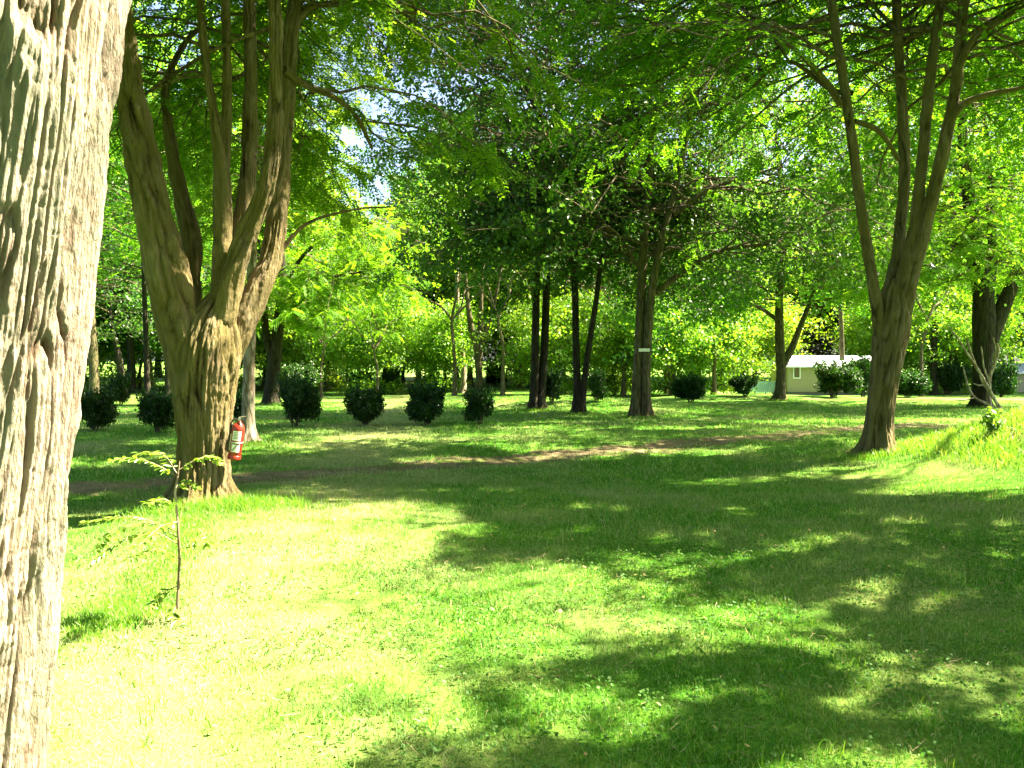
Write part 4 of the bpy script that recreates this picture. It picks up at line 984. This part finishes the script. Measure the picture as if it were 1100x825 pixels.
# ------------------------------------------------------------------ boards on trunks
def board(px, py, D, wpx, hpx, label, name='sign'):
    c = at(px, py, D); t = thing(name, label, 'sign', c); wv = wpx / FPX * D / 2; hv = hpx / FPX * D / 2
    b = MB(); b.box(-wv, wv, -.012, .012, -hv, hv); b.build('board', simple('board_white', (.75, .74, .66), .6, noise=.1), t, bev=.004)
    b = MB()
    for sx in (-1, 1): b.lathe([(.012, -.02), (.012, .0)], 8, (sx * wv * .75, 0))
    m = b.build('nail', simple('nail_steel', (.3, .3, .3), .4, .8), t); m.rotation_euler = (math.pi / 2, 0, 0)
board(692, 376, g688.y - .36, 12, 3.4, 'small blank white board nailed across the broad dark trunk')
board(499, 391, gmark.y - .22, 6, 3.0, 'tiny white marker plate on the pale slender trunk', 'marker_plate')

# ------------------------------------------------------------------ cabins
def cabin(x0, x1, by, ty, D, label, windows, seed):
    zb = at(x0, by, D).z; xa, xb = xat(x0, D), xat(x1, D); Lh = xb - xa; ze = at(x0, (by - ty) * 0 + ty + 9, D).z - zb; zr = ze + .62; dep = 3.6
    t = thing('cabin', label, 'cabin', (xa, D, zb))
    wall = simple('cream_cladding', (.34, .295, .165), .7, noise=.05); roof = simple('pale_metal_roof', (.62, .64, .68), .45, noise=.08); fr = simple('white_frame', (.8, .8, .76), .5)
    b = MB(); b.box(0, Lh, 0, dep, .12, ze)
    V = [(0, 0, ze), (0, dep, ze), (0, dep / 2, zr - .05), (Lh, 0, ze), (Lh, dep, ze), (Lh, dep / 2, zr - .05)]; b.add(V, [(0, 2, 1), (3, 4, 5)])
    z = .3
    while z < ze - .1: b.box(-.004, Lh + .004, -.012, -.002, z, z + .012); z += .2
    b.build('wall', wall, t)
    b = MB(); o = .28
    for y0, y1 in ((-o, dep / 2), (dep + o, dep / 2)):
        za = ze - .06; V = [(-o, y0, za), (Lh + o, y0, za), (Lh + o, y1, zr), (-o, y1, zr)]; V += [(x, y, z + .06) for x, y, z in V]
        b.add(V, [(0, 1, 2, 3), (4, 5, 6, 7), (0, 1, 5, 4), (1, 2, 6, 5), (3, 0, 4, 7)])
    rf = b.build('roof', roof, t)
    b = MB(); b.box(-o, Lh + o, -o - .09, -o - .003, ze - .10, ze + .0); b.build('gutter', fr, rf)
    b = MB(); b.box(.05, Lh - .05, .05, dep - .05, -.3, .118); b.build('skirt', simple('skirt', (.16, .15, .12), .9), t)
    for wx, wz, ww, wh in windows:
        b = MB(); e = .07
        b.box(wx, wx + ww, -.05, -.013, wz, wz + e); b.box(wx, wx + ww, -.05, -.013, wz + wh - e, wz + wh); b.box(wx, wx + e, -.05, -.013, wz + e, wz + wh - e); b.box(wx + ww - e, wx + ww, -.05, -.013, wz + e, wz + wh - e)
        w_ = b.build('window', fr, t); b = MB(); b.box(wx + e, wx + ww - e, -.03, -.014, wz + e, wz + wh - e); b.build('pane', simple('brown_curtained_glass', (.09, .05, .03), .15), w_)
cabin(846, 942, 423, 384, 56, 'beige mobile cabin with a white metal roof and small window', [(.35, 1.0, .5, .85), (3.6, 1.0, .9, .85)], 1)
cabin(1092, 1210, 424, 391, 62, 'second beige cabin with pale roof, cut off by the right edge', [(2.4, .9, .8, .7)], 2)
def fence():
    D = 57; x0, x1 = xat(800, D), xat(834, D); z0 = at(800, 423, D).z; t = thing('fence', 'low pale turquoise fence between the trees and the beige cabin', 'fence', (x0, D, z0))
    b = MB(); Lx = x1 - x0; n = 16
    for i in range(n): b.box(i * Lx / n + .01, (i + 1) * Lx / n - .01, 0, .02, .06, .84)
    b.build('panel', simple('turquoise_paint', (.38, .56, .48), .6, noise=.12), t)
    for i in range(4): b = MB(); b.box(i * Lx / 3 - .04, i * Lx / 3 + .04, .025, .10, -.1, .92); b.build('post', simple('post_paint', (.5, .55, .5), .6), t)
fence()

# ------------------------------------------------------------------ bare branches and stub at the stout tree, weed in front
def bare_branches():
    D = g1055.y - .9; g_ = Vector((xat(1066, D), D, float(H(xat(1066, D), D)))); b0 = np.array(tuple(g_)); rng = np.random.default_rng(5)
    t = thing('fallen_branch', 'bare pale forked branch leaning by the foot of the stout dark tree', 'branch', g_)
    br = [[(1076, 441, 4), (1066, 425, 4), (1055, 405, 3.6), (1046, 390, 3.2), (1036, 375, 2.6), (1028, 362, 2), (1018, 350, 1.2)],
          [(1070, 440, 3.6), (1058, 433, 3.4), (1047, 427, 3.0), (1040, 415, 2.6), (1036, 400, 2), (1034, 392, 1.4)],
          [(1066, 425, 2.4), (1056, 412, 2), (1050, 396, 1.8), (1044, 380, 1.4), (1040, 366, 1)],
          [(1046, 390, 1.6), (1040, 372, 1.4), (1038, 360, 1)], [(1047, 427, 1.5), (1036, 430, 1.2), (1026, 430, .8)]]
    for k, p in enumerate(br):
        P, R = px_limb(p, D, .3 * (k % 2)); P = [np.array(q) - b0 for q in P]; V, Q, h = bark_tube(P, R, .06, 8, k, .004); link('stem', mesh_np('stem', V, Q, attr=h), M['bark_pale'], t)
    D = g1055.y - .52; g2 = Vector((xat(1064, D), D, float(H(xat(1064, D), D)))); b0 = np.array(tuple(g2))
    t = thing('dead_climber', 'dead pale climber stems clinging to the stout dark trunk', 'climber', g2)
    for k, p in enumerate([[(1063, 440, 5), (1062, 420, 5), (1063, 405, 4.5), (1068, 390, 3), (1069, 375, 2), (1067, 362, 1.2)], [(1062, 408, 3), (1057, 395, 2), (1055, 380, 1.6), (1054, 372, 1)],
                           [(1066, 396, 4), (1072, 380, 3), (1071, 368, 2)], [(1060, 412, 2), (1052, 414, 2), (1046, 412, 1)]]):
        P, R = px_limb(p, D); P = [np.array(q) - b0 for q in P]; V, Q, h = bark_tube(P, R, .05, 10, k + 9, .01); link('stem', mesh_np('stem', V, Q, attr=h), M['bark_pale'], t)
bare_branches()
def weed():
    g_ = ground_at(1068, 468); rng = np.random.default_rng(8); t = thing('weed', 'pale leafy weed standing above the long grass bank', 'weed', g_); sc_ = g_.y / FPX
    Vb = []; Qb = []; ob = 0; A = []
    for k in range(9):
        a = rng.uniform(0, 6.28); hh = rng.uniform(14, 26) * sc_; e = rng.uniform(4, 13) * sc_
        C = catmull(np.array([(0, 0, 0), (math.cos(a) * e * .3, math.sin(a) * e * .3, hh * .6), (math.cos(a) * e, math.sin(a) * e, hh)]), 6)
        V, Q = tubes(C[None], np.linspace(.006, .002, len(C))[None], 5); Vb.append(V); Qb.append(Q + ob); ob += len(V); A += [c + rng.normal(0, .03, 3) for c in C[4:] for _ in range(4)]
    link('stems', mesh_np('stems', np.concatenate(Vb), np.concatenate(Qb)), M['bark_pale'], t)
    V, Q = leaf_mesh(np.array(A), rng, .075, .8); link('leaves', mesh_np('leaves', V, Q, smooth=False), M['sapling'], t)
weed()
